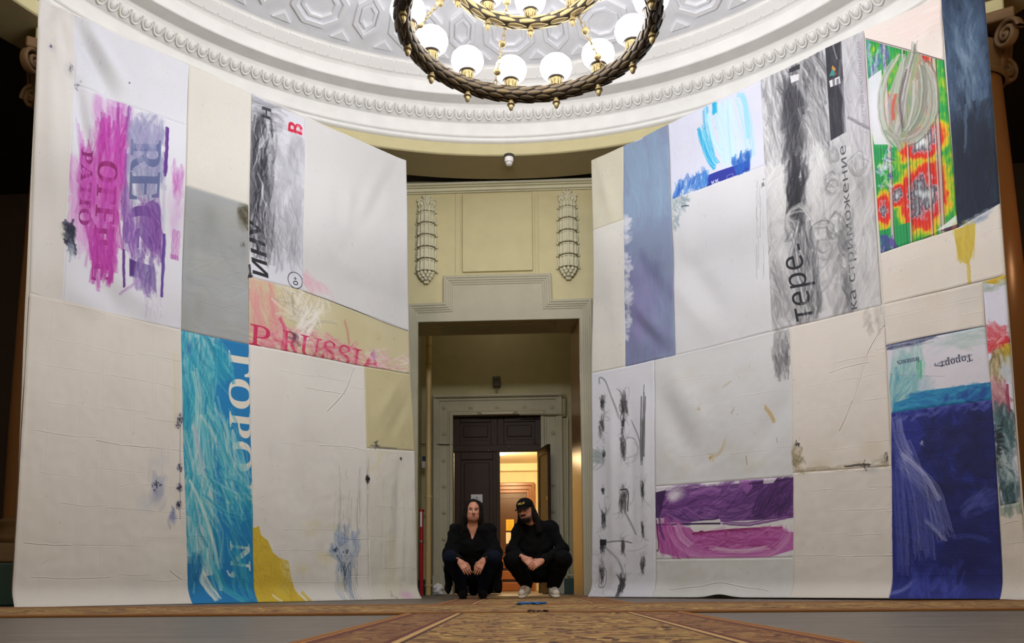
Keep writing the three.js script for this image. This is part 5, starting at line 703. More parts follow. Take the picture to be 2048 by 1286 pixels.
    B.brush([[1798, 110], [1775, 150], [1764, 200], [1772, 260], [1796, 298]], 14, SG.concat(['#9fb7a0']), 0.85); B.brush([[1812, 120], [1788, 180], [1782, 230], [1800, 280]], 13, ['#c4c0bc', '#b0b2a4', '#9c9a9c'], 0.85); B.brush([[1838, 120], [1856, 140], [1868, 190], [1862, 240], [1836, 275], [1796, 290]], 20, SG, 0.9); B.brush([[1830, 84], [1826, 110], [1818, 140], [1800, 220]], 12, SG, 0.85); B.brush([[1820, 130], [1808, 190], [1800, 250], [1790, 280]], 13, ['#b4b0ac', '#cbc7c3', '#94948f'], 0.85); B.brush([[1830, 150], [1828, 210], [1816, 260]], 12, SG, 0.85); B.brush([[1850, 190], [1842, 180], [1836, 210], [1822, 260]], 9, SG, 0.8); B.brush([[1808, 110], [1798, 160], [1790, 200]], 9, ['#9fb79c', '#c4c6b8'], 0.8); B.brush([[1842, 128], [1848, 170], [1840, 230], [1812, 276]], 16, SG, 0.85); B.brush([[1812, 140], [1800, 200], [1806, 262]], 8, ['#7d6a70', '#5a4a50', '#b0a8a8'], 0.6); B.brush([[1792, 190], [1786, 215], [1788, 240]], 5, ['#d0502a', '#c84a3a'], 0.7); B.brush([[1776, 258], [1796, 280], [1804, 300]], 12, ['#a9a99c', '#8f9286'], 0.8);
  }
  B.clip(Q.navy, () => { B.scrub([[1886, 0], [1966, -20], [1984, 220], [1900, 240]], 70, 110, 18, ['#3a526e', '#4d6680', '#2c4460', '#5f7690'], 0.22, 88, 18); B.scrub([[1915, 60], [1950, 60], [1950, 260], [1918, 260]], 24, 90, 8, ['#7f93a8', '#8fa2b4'], 0.2, 78, 14); B.scrub([[1905, 260], [1985, 250], [1998, 410], [1915, 450]], 60, 110, 20, ['#121c30', '#0f1828', '#1a2a42'], 0.4, 88, 12); B.brush([[1930, 210], [1932, 260], [1930, 305]], 5, ['#6f86a0'], 0.35); });
  B.clip(Q.drip, () => { B.scrub([[1918, 450], [1960, 425], [1998, 405], [1998, 420], [1940, 455]], 20, 22, 7, ['#a7b4c4', '#8fa0b4', '#c9cfd8'], 0.5, -25, 14); B.fill([[1908, 460], [1950, 446], [1949, 488], [1942, 516], [1935, 528], [1928, 526], [1916, 512], [1910, 480]], '#cbb13c', 0.85); B.scrub([[1910, 460], [1948, 450], [1944, 515], [1916, 510]], 30, 40, 8, ['#d8c04c', '#bfa42c', '#cdb548'], 0.4, 88, 10); B.brush([[1936, 520], [1938, 545], [1939, 568]], 5, ['#cbb13c'], 0.85); B.blot(1968, 470, 10, 10, '#e0c8d6', 0.4); });
  B.line([[1773, 692], [1870, 671], [1969, 653]], 3, '#3c4466', 0.8);
  B.clip(Q.label, () => {
    const T = ['#8fbcbc', '#a9cfc9', '#6fa9b4', '#c4dcd6']; B.scrub([[1774, 690], [1870, 672], [1870, 680], [1776, 700]], 30, 30, 4, ['#55597c', '#8d90ac', '#33385c'], 0.6, -12, 10); B.line([[1775, 700], [1830, 692], [1868, 683]], 0.9, '#55586a', 0.8); B.scrub([[1868, 668], [1970, 652], [1972, 690], [1860, 700]], 44, 60, 9, ['#a9bfc0', '#bcd0cd', '#c9d4d6'], 0.35, -8, 24);
    B.scrub([[1792, 714], [1842, 712], [1852, 770], [1780, 780]], 80, 60, 9, T, 0.4, 94, 12); B.scrub([[1778, 760], [1850, 756], [1852, 800], [1782, 824]], 70, 50, 11, T.concat(['#4fa0b8', '#3c8fb4']), 0.4, 110, 24); B.brush([[1841, 722], [1842, 740], [1842, 758]], 6, ['#3fb070', '#7fd0a0'], 0.75); B.brush([[1836, 716], [1836, 740]], 6, ['#63a98a'], 0.6); B.scrub([[1840, 755], [1860, 758], [1868, 782], [1842, 786]], 16, 24, 8, ['#cdd6e0', '#b4c2d0'], 0.5, 120, 24);
    B.fill([[1850, 782], [1984, 764], [1986, 800], [1784, 828], [1790, 806], [1830, 792]], '#1f84b8', 0.9); B.scrub([[1800, 800], [1850, 782], [1980, 768], [1984, 796], [1800, 822]], 90, 36, 10, ['#1a6cae', '#2f9cc4', '#17589c', '#3fb0c8'], 0.4, -8, 24); B.scrub([[1890, 790], [1980, 775], [1982, 796], [1890, 808]], 20, 24, 10, ['#174a96', '#1a3f8c'], 0.4, -60, 40);
    B.text('безопасность', [1839, 714], [1794, 722], [1840, 724], '#232a4c', 'bold', 'sans-serif', 0.9); B.text('Тоpopт', [1944, 708], [1880, 724], [1946, 722], '#1d2136', 'bold', 'serif', 0.95); B.brush([[1944, 712], [1920, 716], [1896, 722], [1872, 730]], 6, ['#8d92a4', '#4a4f62', '#c4c6d0'], 0.8); B.line([[1872, 727], [1870, 731], [1884, 732]], 1.6, '#20243a', 0.9); B.line([[1778, 748], [1840, 752], [1890, 753]], 0.9, '#8d8a98', 0.5);
  });
  B.clip(Q.deep, () => {
    const D = ['#141c66', '#1a2478', '#2a3594', '#0f1650', '#343fa0'], Lg = ['#8f96c8', '#a9b0d8', '#6f78b8', '#c4c8e4'];
    B.scrub([[1786, 830], [1984, 804], [2004, 1190], [1790, 1190]], 190, 70, 18, D, 0.3, 60, 80); B.scrub([[1850, 830], [1980, 815], [1990, 980], [1860, 990]], 90, 70, 22, ['#11185a', '#0e1448'], 0.35, 40, 80); B.scrub([[1890, 1000], [1990, 980], [2000, 1170], [1880, 1170]], 70, 80, 24, ['#11185a', '#141c66'], 0.35, 20, 50);
    B.brush([[1790, 830], [1800, 880], [1820, 920]], 24, Lg, 0.4); B.brush([[1796, 908], [1830, 945], [1866, 985], [1880, 1030], [1894, 1080]], 34, Lg, 0.38); B.brush([[1800, 880], [1830, 960], [1845, 1050], [1850, 1120]], 40, Lg, 0.28); B.brush([[1792, 920], [1800, 1000], [1806, 1080], [1808, 1150]], 26, ['#6f78b8', '#8088c0', '#4a55a4'], 0.3); B.brush([[1850, 1040], [1872, 1060], [1890, 1082]], 8, Lg, 0.5); B.brush([[1800, 905], [1850, 950], [1880, 1000]], 9, ['#c4c8e4', '#a9b0d8'], 0.5); B.brush([[1786, 1188], [1810, 1180], [1834, 1158]], 9, ['#8f9ad0', '#5f6cc0'], 0.6); B.scrub([[1820, 1140], [1930, 1140], [1930, 1195], [1830, 1195]], 30, 50, 12, ['#3f4cb0', '#4a58bc', '#2f3a9c'], 0.35, 100, 30); B.splat(1846, 888, 5, '#c9cbe0', 14, 0.7); B.brush([[1900, 1075], [1940, 1072], [1980, 1080]], 8, ['#3a46a0', '#4a55ac'], 0.4); B.scrub([[1786, 828], [1984, 800], [1984, 815], [1788, 842]], 40, 24, 6, ['#4f5ab0', '#6b74bc', '#232c84'], 0.45, -8, 40); B.scrub([[1930, 1000], [1985, 985], [1990, 1010], [1940, 1040]], 14, 50, 14, ['#4a52a4', '#5a62b0'], 0.3, 150, 20);
  });
  B.clip(Q.collage, () => {
    B.fill([[1964, 562], [2012, 548], [2012, 564], [1990, 568], [1966, 566]], '#c8a828', 0.95); B.scrub([[1966, 566], [2010, 560], [2010, 578], [1968, 586]], 20, 24, 6, ['#9aa8a8', '#b4c0c0', '#c9c9a0'], 0.6, -10, 20);
    B.scrub([[1970, 655], [1996, 645], [2012, 668], [1980, 700]], 50, 30, 9, ['#d0606c', '#c4404e', '#e09aa0'], 0.6, 40, 50); B.scrub([[1980, 690], [2018, 668], [2018, 685], [1984, 710]], 36, 26, 8, ['#c01828', '#d02a34', '#e8b0b0'], 0.65, -25, 24); B.scrub([[1996, 700], [2018, 690], [2020, 720], [1996, 730]], 26, 26, 8, ['#c4a81c', '#d0b430', '#a88c1c'], 0.65, 80, 24); B.scrub([[1984, 705], [2004, 705], [2008, 760], [1988, 770]], 44, 40, 6, ['#b8a878', '#8d7d4c', '#dccfb4', '#6d5d38'], 0.55, 88, 14); B.scrub([[2002, 725], [2020, 720], [2020, 755], [2004, 760]], 20, 30, 6, ['#d4d8dc', '#b4bcc4'], 0.6, 86, 14);
    B.scrub([[1982, 765], [2014, 770], [2018, 830], [1988, 830]], 60, 36, 7, ['#c48a94', '#a8606c', '#dcc4c4', '#7d3a44'], 0.5, 80, 30); B.brush([[2014, 770], [2020, 840], [2026, 870]], 7, ['#8d1f3c', '#a03450'], 0.8); B.scrub([[1988, 815], [2024, 820], [2038, 1000], [2002, 1006]], 140, 40, 8, ['#3a5a60', '#55767c', '#27444c', '#8da6a8', '#1c3038'], 0.5, 84, 26); B.scrub([[1990, 860], [2006, 860], [2012, 930], [1996, 930]], 30, 16, 5, ['#141c22', '#1c2a30'], 0.7, 20, 30); B.scrub([[2000, 900], [2020, 900], [2026, 960], [2006, 960]], 30, 24, 6, ['#a9bcc0', '#c4d0d2', '#7d989c'], 0.5, 70, 40); for (let i = 0; i < 8; i++) B.line([[1996, 852 + i * 8], [2003, 851 + i * 8]], 2.4, '#10181e', 0.85);
  });
  B.clip(Q.corner, () => B.scrub([[2000, 1012], [2041, 1004], [2043, 1020], [2002, 1030]], 24, 26, 8, ['#8fa39c', '#b4bca8', '#55706c'], 0.45, 88, 20));
  // charcoal marks
  B.clip(Q.marks, () => {
    const K = ['#2b2b2d', '#3f3f41', '#161617', '#5d5d5f'], S = (x, y, w, h, n) => { B.scrub([[x - w * 0.8, y - h * 0.8], [x + w * 0.7, y - h], [x + w * 0.6, y + h * 0.7], [x - w * 0.6, y + h]], n, h * 1.2, 3.4, K, 0.5, 84, 12); B.fill([[x - w * rr(0.4, 0.9), y - h * rr(0.3, 0.8)], [x + w * rr(0.2, 0.8), y - h * rr(0.5, 0.9)], [x + w * rr(0.1, 0.6), y + h * rr(0, 0.5)], [x - w * rr(0.2, 0.7), y + h * rr(0.1, 0.7)]], '#1b1b1d', 0.75); for (let q = 0; q < n; q++) { const a = (rnd() < 0.5 ? 1.57 : -1.57) + rr(-0.45, 0.45), l = rr(0.5, 1) * h + 2, e = rr(-0.25, 0.25); B.line([[x + rr(-w, w) * 0.6, y + rr(-h, h) * 0.7], [x + Math.cos(a) * l, y + Math.sin(a) * l * 1.3], [x + Math.cos(a + e) * l * 1.7, y + Math.sin(a + e) * l * 1.9]], rr(0.3, 1), q % 3 ? '#8d8d92' : '#4a4a4e', rr(0.25, 0.7)); } };
    for (const [x, y, w, h, n] of [[1206, 808, 6, 12, 14], [1204, 852, 6, 18, 12], [1248, 815, 9, 22, 22], [1247, 850, 5, 14, 8], [1247, 898, 4, 20, 16], [1207, 912, 6, 10, 8], [1205, 980, 4, 6, 6], [1207, 1040, 6, 18, 12], [1206, 1092, 7, 12, 18], [1206, 1148, 7, 20, 14], [1247, 1000, 8, 22, 24], [1245, 1092, 4, 14, 12], [1287, 984, 4, 18, 16], [1286, 1060, 4, 12, 8], [1286, 1132, 5, 14, 12], [1246, 1172, 9, 22, 20]]) S(x, y, w, h, n);
    for (const x of [1285, 1290, 1293]) B.brush([[x, 770], [x - 1, 850], [x - 2, 940]], 2.4, K, 0.7, { ragged: 0.25 }); B.brush([[1288, 835], [1287, 880], [1285, 930]], 7, K, 0.55); B.fill([[1200, 1079], [1213, 1079], [1213, 1090], [1200, 1091]], '#161617', 0.9); B.line([[1201, 1138], [1211, 1137], [1211, 1172], [1201, 1174], [1201, 1138]], 1.2, '#2b2b2d', 0.85); B.line([[1240, 980], [1254, 980], [1255, 1022]], 2, '#161617', 0.8);
    for (let i = 0; i < 5; i++) { B.brush([[1198 + i, 770], [1200, 756], [1208, 758], [1222, 790], [1240, 830 + i * 4]], 2, ['#8d8d90', '#aaaaac'], 0.5); B.brush([[1262, 840], [1280, 880], [1284, 920]], 2, ['#8d8d90'], 0.3); } for (const [x, y, r] of [[1258, 900, 20], [1214, 850, 16], [1212, 1010, 12], [1256, 990, 14], [1190, 915, 18]]) for (let i = 0; i < 3; i++) { const p = [], a0 = rr(0, 6); for (let j = 0; j < 4; j++) p.push([x + r * rr(0.3, 1.3) * Math.cos(a0 + j), y + r * rr(0.6, 1.7) * Math.sin(a0 + j)]); B.brush(p, 2.4, ['#9a9a9c', '#b4b4b6', '#77777a'], 0.4); }
    B.brush([[1212, 1085], [1240, 1082], [1266, 1086]], 2, K, 0.5); B.brush([[1212, 1096], [1236, 1120], [1250, 1160]], 3, ['#55555a', '#8d8d90'], 0.5); B.brush([[1248, 1020], [1262, 1050], [1272, 1070]], 4, ['#6e6e70', '#8d8d90'], 0.55); B.brush([[1250, 1102], [1276, 1100], [1300, 1088]], 2.4, ['#a4a4a6'], 0.5); B.scrub([[1186, 1120], [1230, 1110], [1230, 1190], [1190, 1190]], 20, 40, 10, ['#c4c4ca', '#d0d0d6'], 0.35, 60, 60); B.scrub([[1186, 905], [1206, 900], [1210, 920], [1188, 925]], 16, 20, 6, ['#8d9ea0', '#a9b6b8'], 0.45, 20, 20);
  });
  B.clip(Q.grey, () => { B.scrub([[1548, 668], [1580, 660], [1582, 740], [1552, 745]], 44, 50, 7, ['#8d8d8e', '#b0b0b0', '#55555a'], 0.35, 88, 10); B.drips(1570, 1580, 665, 760, 8, '#2f2f33', 0.5, 1.6); B.splat(1422, 916, 8, '#b98a34', 20, 0.5); B.brush([[1420, 918], [1440, 905], [1452, 880]], 5, ['#c9b48a', '#d4c4a0'], 0.5); B.brush([[1530, 812], [1542, 830], [1548, 846]], 6, ['#c9a45a', '#d4b87c'], 0.6); B.brush([[1445, 775], [1456, 768], [1464, 762]], 4, ['#c4b490'], 0.5); B.splat(1398, 820, 6, '#b9a468', 10, 0.4); B.drips(1398, 1404, 800, 845, 3, '#c4a868', 0.5, 1.4); B.splat(1468, 816, 14, '#8d8250', 14, 0.3); B.line([[1493, 912], [1496, 930]], 1.2, '#6d4a3a', 0.7); B.line([[1554, 876], [1556, 886]], 1, '#4a4a4c', 0.6); for (let i = 0; i < 10; i++) B.blot(rr(1330, 1570), rr(720, 950), rr(12, 40), rr(10, 30), '#c9c0a0', 0.18); });
  B.clip(Q.purple, () => {
    const U = ['#5a2a72', '#7a3f92', '#43205c', '#8f5aa6', '#a874b8'], Mg = ['#b44aa0', '#c465b0', '#9c3288', '#d48fc8'];
    B.fill([[1312, 985], [1588, 955], [1588, 1040], [1312, 1046]], '#5f3278', 0.85); B.fill([[1312, 1052], [1588, 1064], [1588, 1100], [1540, 1114], [1370, 1116], [1320, 1106]], '#b04a9c', 0.8);
    B.scrub([[1316, 985], [1586, 960], [1586, 1030], [1316, 1040]], 130, 80, 12, U, 0.45, -14, 40); B.fill([[1312, 985], [1334, 980], [1322, 1030], [1312, 1040]], '#321848', 0.8); B.scrub([[1500, 975], [1586, 960], [1586, 1010], [1510, 1040]], 60, 60, 10, ['#4a2464', '#6a3a86', '#321848'], 0.5, -50, 30);
    B.fill([[1384, 1044], [1440, 1038], [1442, 1044], [1588, 1036], [1588, 1056], [1390, 1064], [1382, 1056]], '#e4e4e2', 0.95); B.line([[1312, 1050], [1380, 1048], [1440, 1047]], 3, '#341a48', 0.95); B.line([[1400, 1040], [1434, 1037], [1435, 1032]], 2, '#341a48', 0.9); B.brush([[1442, 1044], [1490, 1048], [1540, 1040], [1588, 1030]], 7, U, 0.7); B.fill([[1312, 1036], [1330, 1036], [1330, 1046], [1312, 1048]], '#e4e4e2', 0.9);
    B.line([[1388, 1068], [1470, 1060], [1564, 1056]], 5, '#8a2260', 0.95); for (const x of [1400, 1418, 1448, 1474, 1500, 1530]) B.fill([[x, 1062], [x + 8, 1061], [x + 7, 1072], [x + 1, 1072]], '#7d1f58', 0.9); B.scrub([[1400, 1066], [1560, 1058], [1556, 1096], [1410, 1104]], 70, 50, 9, Mg.concat(['#8a2468']), 0.45, -6, 24); B.scrub([[1318, 1056], [1370, 1060], [1380, 1112], [1324, 1100]], 60, 50, 9, Mg, 0.5, 62, 24); B.brush([[1340, 1050], [1352, 1080], [1390, 1106], [1450, 1112], [1530, 1108], [1570, 1080], [1580, 1050]], 14, Mg.concat(['#dca8d2']), 0.5); B.brush([[1356, 1048], [1362, 1070], [1384, 1092]], 12, ['#dcb4d6', '#c987c0'], 0.7); B.brush([[1420, 1096], [1480, 1102], [1540, 1094]], 7, ['#ecdfe8'], 0.6); B.brush([[1318, 1010], [1322, 1060], [1330, 1080]], 5, U, 0.6); B.brush([[1376, 992], [1420, 980], [1440, 984]], 12, ['#9a5cae', '#b784c4'], 0.5); B.brush([[1480, 968], [1500, 970], [1490, 982]], 14, ['#9c5cae', '#b070bc'], 0.6);
    B.blot(1354, 988, 26, 16, '#e8e6ee', 0.95); B.blot(1346, 994, 16, 14, '#ecebf0', 0.9); B.line([[1500, 968], [1540, 964], [1588, 957]], 2.4, '#341a48', 0.9); B.fill([[1530, 957], [1556, 955], [1548, 966], [1528, 968]], '#e8e6ea', 0.8); B.line([[1314, 1040], [1316, 1102], [1312, 1100]], 2.4, '#5a1440', 0.8); for (const e of [[1312, 1118], [1588, 1114]]) B.blot(e[0], e[1], 26, 14, '#d8d6d4', 0.8);
  });
  B.clip([...Q.cream.slice(0, 2), ...Q.low.slice(2)], () => { B.blot(1592, 915, 16, 34, '#a8966a', 0.6); B.scrub([[1586, 890], [1606, 890], [1608, 944], [1588, 946]], 24, 18, 5, ['#8d7d5a', '#c4b48a', '#6d6348'], 0.4, 70, 60); B.splat(1597, 888, 5, '#2a2620', 14, 0.8); B.scrub([[1600, 935], [1780, 920], [1782, 936], [1602, 944]], 34, 40, 4, ['#b9ad90', '#a89a7c', '#8d836c'], 0.35, -4, 10); B.brush([[1690, 934], [1720, 930], [1740, 930]], 3, ['#2a2824', '#4a463c'], 0.8); B.splat(1730, 932, 12, '#26241f', 24, 0.6); B.splat(1774, 916, 9, '#3a362e', 40, 0.55); B.blot(1770, 920, 16, 16, '#7d7562', 0.4); B.blot(1745, 940, 20, 12, '#b4bcc8', 0.5); B.blot(1744, 900, 30, 26, '#c9b890', 0.3); B.scrub([[1730, 615], [1766, 612], [1768, 650], [1735, 660]], 16, 30, 8, ['#a8a49c', '#bdb9b0'], 0.3, 90, 30); B.blot(1640, 930, 30, 14, '#c4b48c', 0.35); });
  // creases and folds
  B.creases(Q.low, 6, 3, 0.5); B.creases(Q.cream, 7, 3, 0.35); B.creases(Q.corner, 5, 1, 0.4); B.creases(Q.grey, 5, 4, 0.25); B.creases(Q.deep, 8, 3, 0.25); B.creases(Q.white, 6, 4, 0.2); B.creases(Q.under, 3, 3, 0.3); B.creases(Q.drip, 3, 3, 0.25);
  B.crease([[1768, 650], [1740, 700], [1710, 790], [1680, 860]], 6, 0.8); B.crease([[1762, 660], [1732, 720], [1706, 800]], 4, 0.6, -1); B.crease([[1660, 745], [1700, 732], [1740, 724]], 3, 0.5); B.crease([[1345, 1178], [1400, 1172], [1440, 1166], [1480, 1172], [1540, 1180]], 4, 0.7);
  B.ridge(1262, 500, 1345, 620, 0.09, -0.03); B.ridge(1258, 590, 1346, 700, 0.09, 0.03); B.ridge(1270, 640, 1340, 712, 0.07, -0.025); B.ridge(1355, 500, 1470, 650, 0.1, -0.022); B.ridge(1350, 570, 1440, 690, 0.1, 0.022); B.ridge(1315, 780, 1400, 950, 0.12, -0.035); B.ridge(1340, 740, 1440, 900, 0.12, 0.022); B.ridge(1575, 790, 1500, 930, 0.1, -0.022); B.ridge(1200, 330, 1230, 450, 0.07, 0.018); B.ridge(1225, 780, 1225, 1180, 0.06, 0.022); B.ridge(1262, 780, 1264, 1180, 0.06, -0.018); B.ridge(1290, 780, 1296, 1180, 0.05, 0.018); B.ridge(1885, 20, 1830, 110, 0.1, 0.02);
  const arch = B.st(1447, 1190)[0]; B.lift = (s, t) => 0.03 * Math.exp(-(((s - arch) / 0.13) ** 2)) * clamp(1 - t / 0.2, 0, 1);
  const o = thing('patchwork_banner', 'tall sewn patchwork cloth with a rainbow map, purple strip and dark blue panel', 'banner'), m = B.material();
  const names = { beige: 'plain beige cloth', pale: 'plain pale cloth', slate: 'slate blue strip', cyan: 'white cloth with cyan strokes', white: 'plain white cloth', graphite: 'grey scrubbed cloth with black lettering', sky: 'cream cloth with pink tinge', heat: 'rainbow striped heat map with grey loops', navy: 'dark navy cloth', drip: 'cream cloth with a yellow drip', under: 'plain cream cloth', collage: 'narrow strip of red, yellow and teal smears', label: 'white cloth with teal smears and upside down words', deep: 'dark blue smeared cloth', marks: 'white cloth with charcoal marks', grey: 'pale grey cloth with ochre spots', purple: 'purple and magenta smeared strip', hem: 'grey stained cloth', cream: 'creased cream cloth', low: 'creased cream cloth', corner: 'cream cloth' };
  let k = 0; for (const n in Q) B.panel(o, Q[n], m, (k++ % 3) * 0.0012, n === 'drip' ? [0.67, [1915, 455]] : null).userData.label = names[n];
  B.panel(o, [[1185, 323], [1966, -46], [2060, 1198], [1186, 1192]], m, -0.009).name = 'backing_cloth';
  B.rod(o, [1184, 322], [1967, -48]);
}
// ---------- small things on the rug ----------
{
  const o = thing('blue_strap', 'crumpled blue fabric strap lying on the runner rug', 'strap'), p = onHeight(1064, 1210, 0.012); o.position.copy(p);
  const blue = std('#1f5fa8', 0.7), pts = (z, ph) => [...Array(14)].map((_, i) => new THREE.Vector3(-0.17 + i * 0.026, 0.012 + 0.016 * Math.abs(Math.sin(i * 0.9 + ph)), z + 0.03 * Math.sin(i * 0.7 + ph)));
  o.scale.setScalar(0.55);
  for (const [z, ph] of [[0, 0], [0.03, 1.3], [-0.03, 2.2]]) { const g = tube(pts(z, ph), 0.011, 50, 6); part(o, 'strap_loop', g, blue); }
  part(o, 'strap_end', bx(0.07, 0.016, 0.03, -0.16, 0.01, 0.02, 0.006), std('#1b2638', 0.7));
  const d = thing('dry_leaf', 'small dark curled scrap lying on the patterned rug', 'scrap'), q = onHeight(1076, 1227, 0.024); d.position.copy(q);
  const l = new THREE.PlaneGeometry(0.09, 0.04, 12, 5), a = l.attributes.position; for (let i = 0; i < a.count; i++) { const x = a.getX(i), y = a.getY(i); a.setXYZ(i, x, 0.006 + 0.012 * Math.abs(noise2(x * 40, y * 40)), y * (1 - Math.abs(x) * 12 * 0.6)); } l.computeVertexNormals(); part(d, 'scrap', l, std('#241a14', 0.9));
}

// ---------- people ----------
const smin = (a, b, k) => { const h = Math.max(k - Math.abs(a - b), 0) / k; return Math.min(a, b) - h * h * k * 0.25; };
const capsule = (a, b, r0, r1) => { const dx = b[0] - a[0], dy = b[1] - a[1], dz = b[2] - a[2], l2 = dx * dx + dy * dy + dz * dz || 1e-9; return (x, y, z) => { const px = x - a[0], py = y - a[1], pz = z - a[2], h = clamp((px * dx + py * dy + pz * dz) / l2, 0, 1); return Math.hypot(px - dx * h, py - dy * h, pz - dz * h) - (r0 + (r1 - r0) * h); }; };
const ell = (c, r) => { const m = Math.min(...r); return (x, y, z) => (Math.hypot((x - c[0]) / r[0], (y - c[1]) / r[1], (z - c[2]) / r[2]) - 1) * m; };
const blend = (list, k) => (x, y, z) => { let d = 1e9; for (const f of list) d = smin(d, f(x, y, z), k); return d; };
const carve = (f, g, k) => (x, y, z) => -smin(-f(x, y, z), g(x, y, z), k);
function skin(fn, c, half, cell) {                           // a mesh of the surface fn = 0 inside a cube
  const n = Math.ceil(half * 2 / cell) + 4, mc = new MarchingCubes(n, new THREE.MeshBasicMaterial(), false, false, 160000), h = n / 2 * cell;
  for (let k = 0; k < n; k++) for (let j = 0; j < n; j++) for (let i = 0; i < n; i++) mc.field[i + j * n + k * n * n] = -fn(c[0] + (i - n / 2) * cell, c[1] + (j - n / 2) * cell, c[2] + (k - n / 2) * cell);
  mc.isolation = 0; mc.update();
  let g = new THREE.BufferGeometry(); g.setAttribute('position', new THREE.BufferAttribute(mc.positionArray.slice(0, mc.count * 3), 3)); g.scale(h, h, h); g.translate(...c);
  g = mergeVertices(g, 1e-5); g.computeVertexNormals(); return g;
}
const L3 = (a, b, t) => [lerp(a[0], b[0], t), lerp(a[1], b[1], t), lerp(a[2], b[2], t)], add = (a, b) => [a[0] + b[0], a[1] + b[1], a[2] + b[2]];
function handSDF(wrist, dir, across, out, curl, spread, side) {   // dir: wrist to knuckles; across: towards the thumb side; out: back of the hand
  const nrm = (v) => { const l = Math.hypot(...v); return v.map((x) => x / l); }, D = nrm(dir), A = nrm(across), O = nrm(out), P = (d, a, o) => add(wrist, [0, 1, 2].map((i) => D[i] * d + A[i] * a + O[i] * o));
  const list = [capsule(P(-0.03, 0, 0), P(0.02, 0, 0), 0.026, 0.026)];
  for (const a of [-0.028, -0.01, 0.01, 0.027]) list.push(capsule(P(0.015, a * 0.7, 0), P(0.085, a, 0), 0.0165, 0.0135));
  const palm = blend(list, 0.014), fingers = [];
  [[-0.031, 0.062, 0.0078], [-0.011, 0.08, 0.0086], [0.01, 0.087, 0.009], [0.029, 0.078, 0.0088]].forEach(([a, len, r], i) => {
    let p = P(0.084, a, 0), ang = curl[i] * 0.5, seg = [0.45, 0.31, 0.24]; const c = [];
    for (let k = 0; k < 3; k++) { const l = len * seg[k], q = add(p, [0, 1, 2].map((j) => (D[j] * Math.cos(ang) - O[j] * Math.sin(ang) + A[j] * (i - 1.5) * spread) * l)); c.push(capsule(p, q, r * (1 - k * 0.08), r * (1 - (k + 1) * 0.09))); p = q; ang += curl[i]; }
    fingers.push(blend(c, 0.004));
  });
  const t0 = P(0.02, 0.024, -0.004), t1 = P(0.055, 0.05, -0.014), t2 = P(0.085, 0.052, -0.026), t3 = P(0.108, 0.046, -0.034);
  fingers.push(blend([capsule(t0, t1, 0.015, 0.0115), capsule(t1, t2, 0.0115, 0.0098), capsule(t2, t3, 0.0098, 0.008)], 0.006));
  return (x, y, z) => { let d = palm(x, y, z); for (const f of fingers) d = smin(d, f(x, y, z), 0.005); return d; };
}
function headSDF(beard) {                                    // face towards +z, chin at -0.115, crown at +0.115
  let f = blend([ell([0, 0.03, -0.012], [0.07, 0.086, 0.092]), ell([0, -0.03, 0.022], [0.054, 0.075, 0.062]), ell([0, -0.085, 0.042], [0.032, 0.026, 0.034]), ell([0.026, -0.06, 0.02], [0.032, 0.04, 0.045]), ell([-0.026, -0.06, 0.02], [0.032, 0.04, 0.045])], 0.03);
  f = carve(f, blend([ell([0.032, 0.004, 0.088], [0.022, 0.014, 0.018]), ell([-0.032, 0.004, 0.088], [0.022, 0.014, 0.018])], 0.004), 0.014);
  const parts = [capsule([0, 0.012, 0.084], [0, -0.03, 0.112], 0.0085, 0.0115), ell([0.011, -0.034, 0.09], [0.009, 0.008, 0.012]), ell([-0.011, -0.034, 0.09], [0.009, 0.008, 0.012]), capsule([-0.04, 0.024, 0.072], [-0.012, 0.022, 0.086], 0.008, 0.008), capsule([0.04, 0.024, 0.072], [0.012, 0.022, 0.086], 0.008, 0.008), ell([0.036, -0.02, 0.062], [0.022, 0.018, 0.016]), ell([-0.036, -0.02, 0.062], [0.022, 0.018, 0.016]),
    capsule([-0.02, -0.058, 0.078], [0.02, -0.058, 0.078], 0.0075, 0.0075), capsule([-0.017, -0.068, 0.076], [0.017, -0.068, 0.076], 0.0085, 0.0085), ell([0.075, -0.008, -0.008], [0.01, 0.03, 0.018]), ell([-0.075, -0.008, -0.008], [0.01, 0.03, 0.018])];
  return (x, y, z) => { let d = f(x, y, z); for (const p of parts) d = smin(d, p(x, y, z), 0.009); return d; };
}
const SKIN = '#c08468';
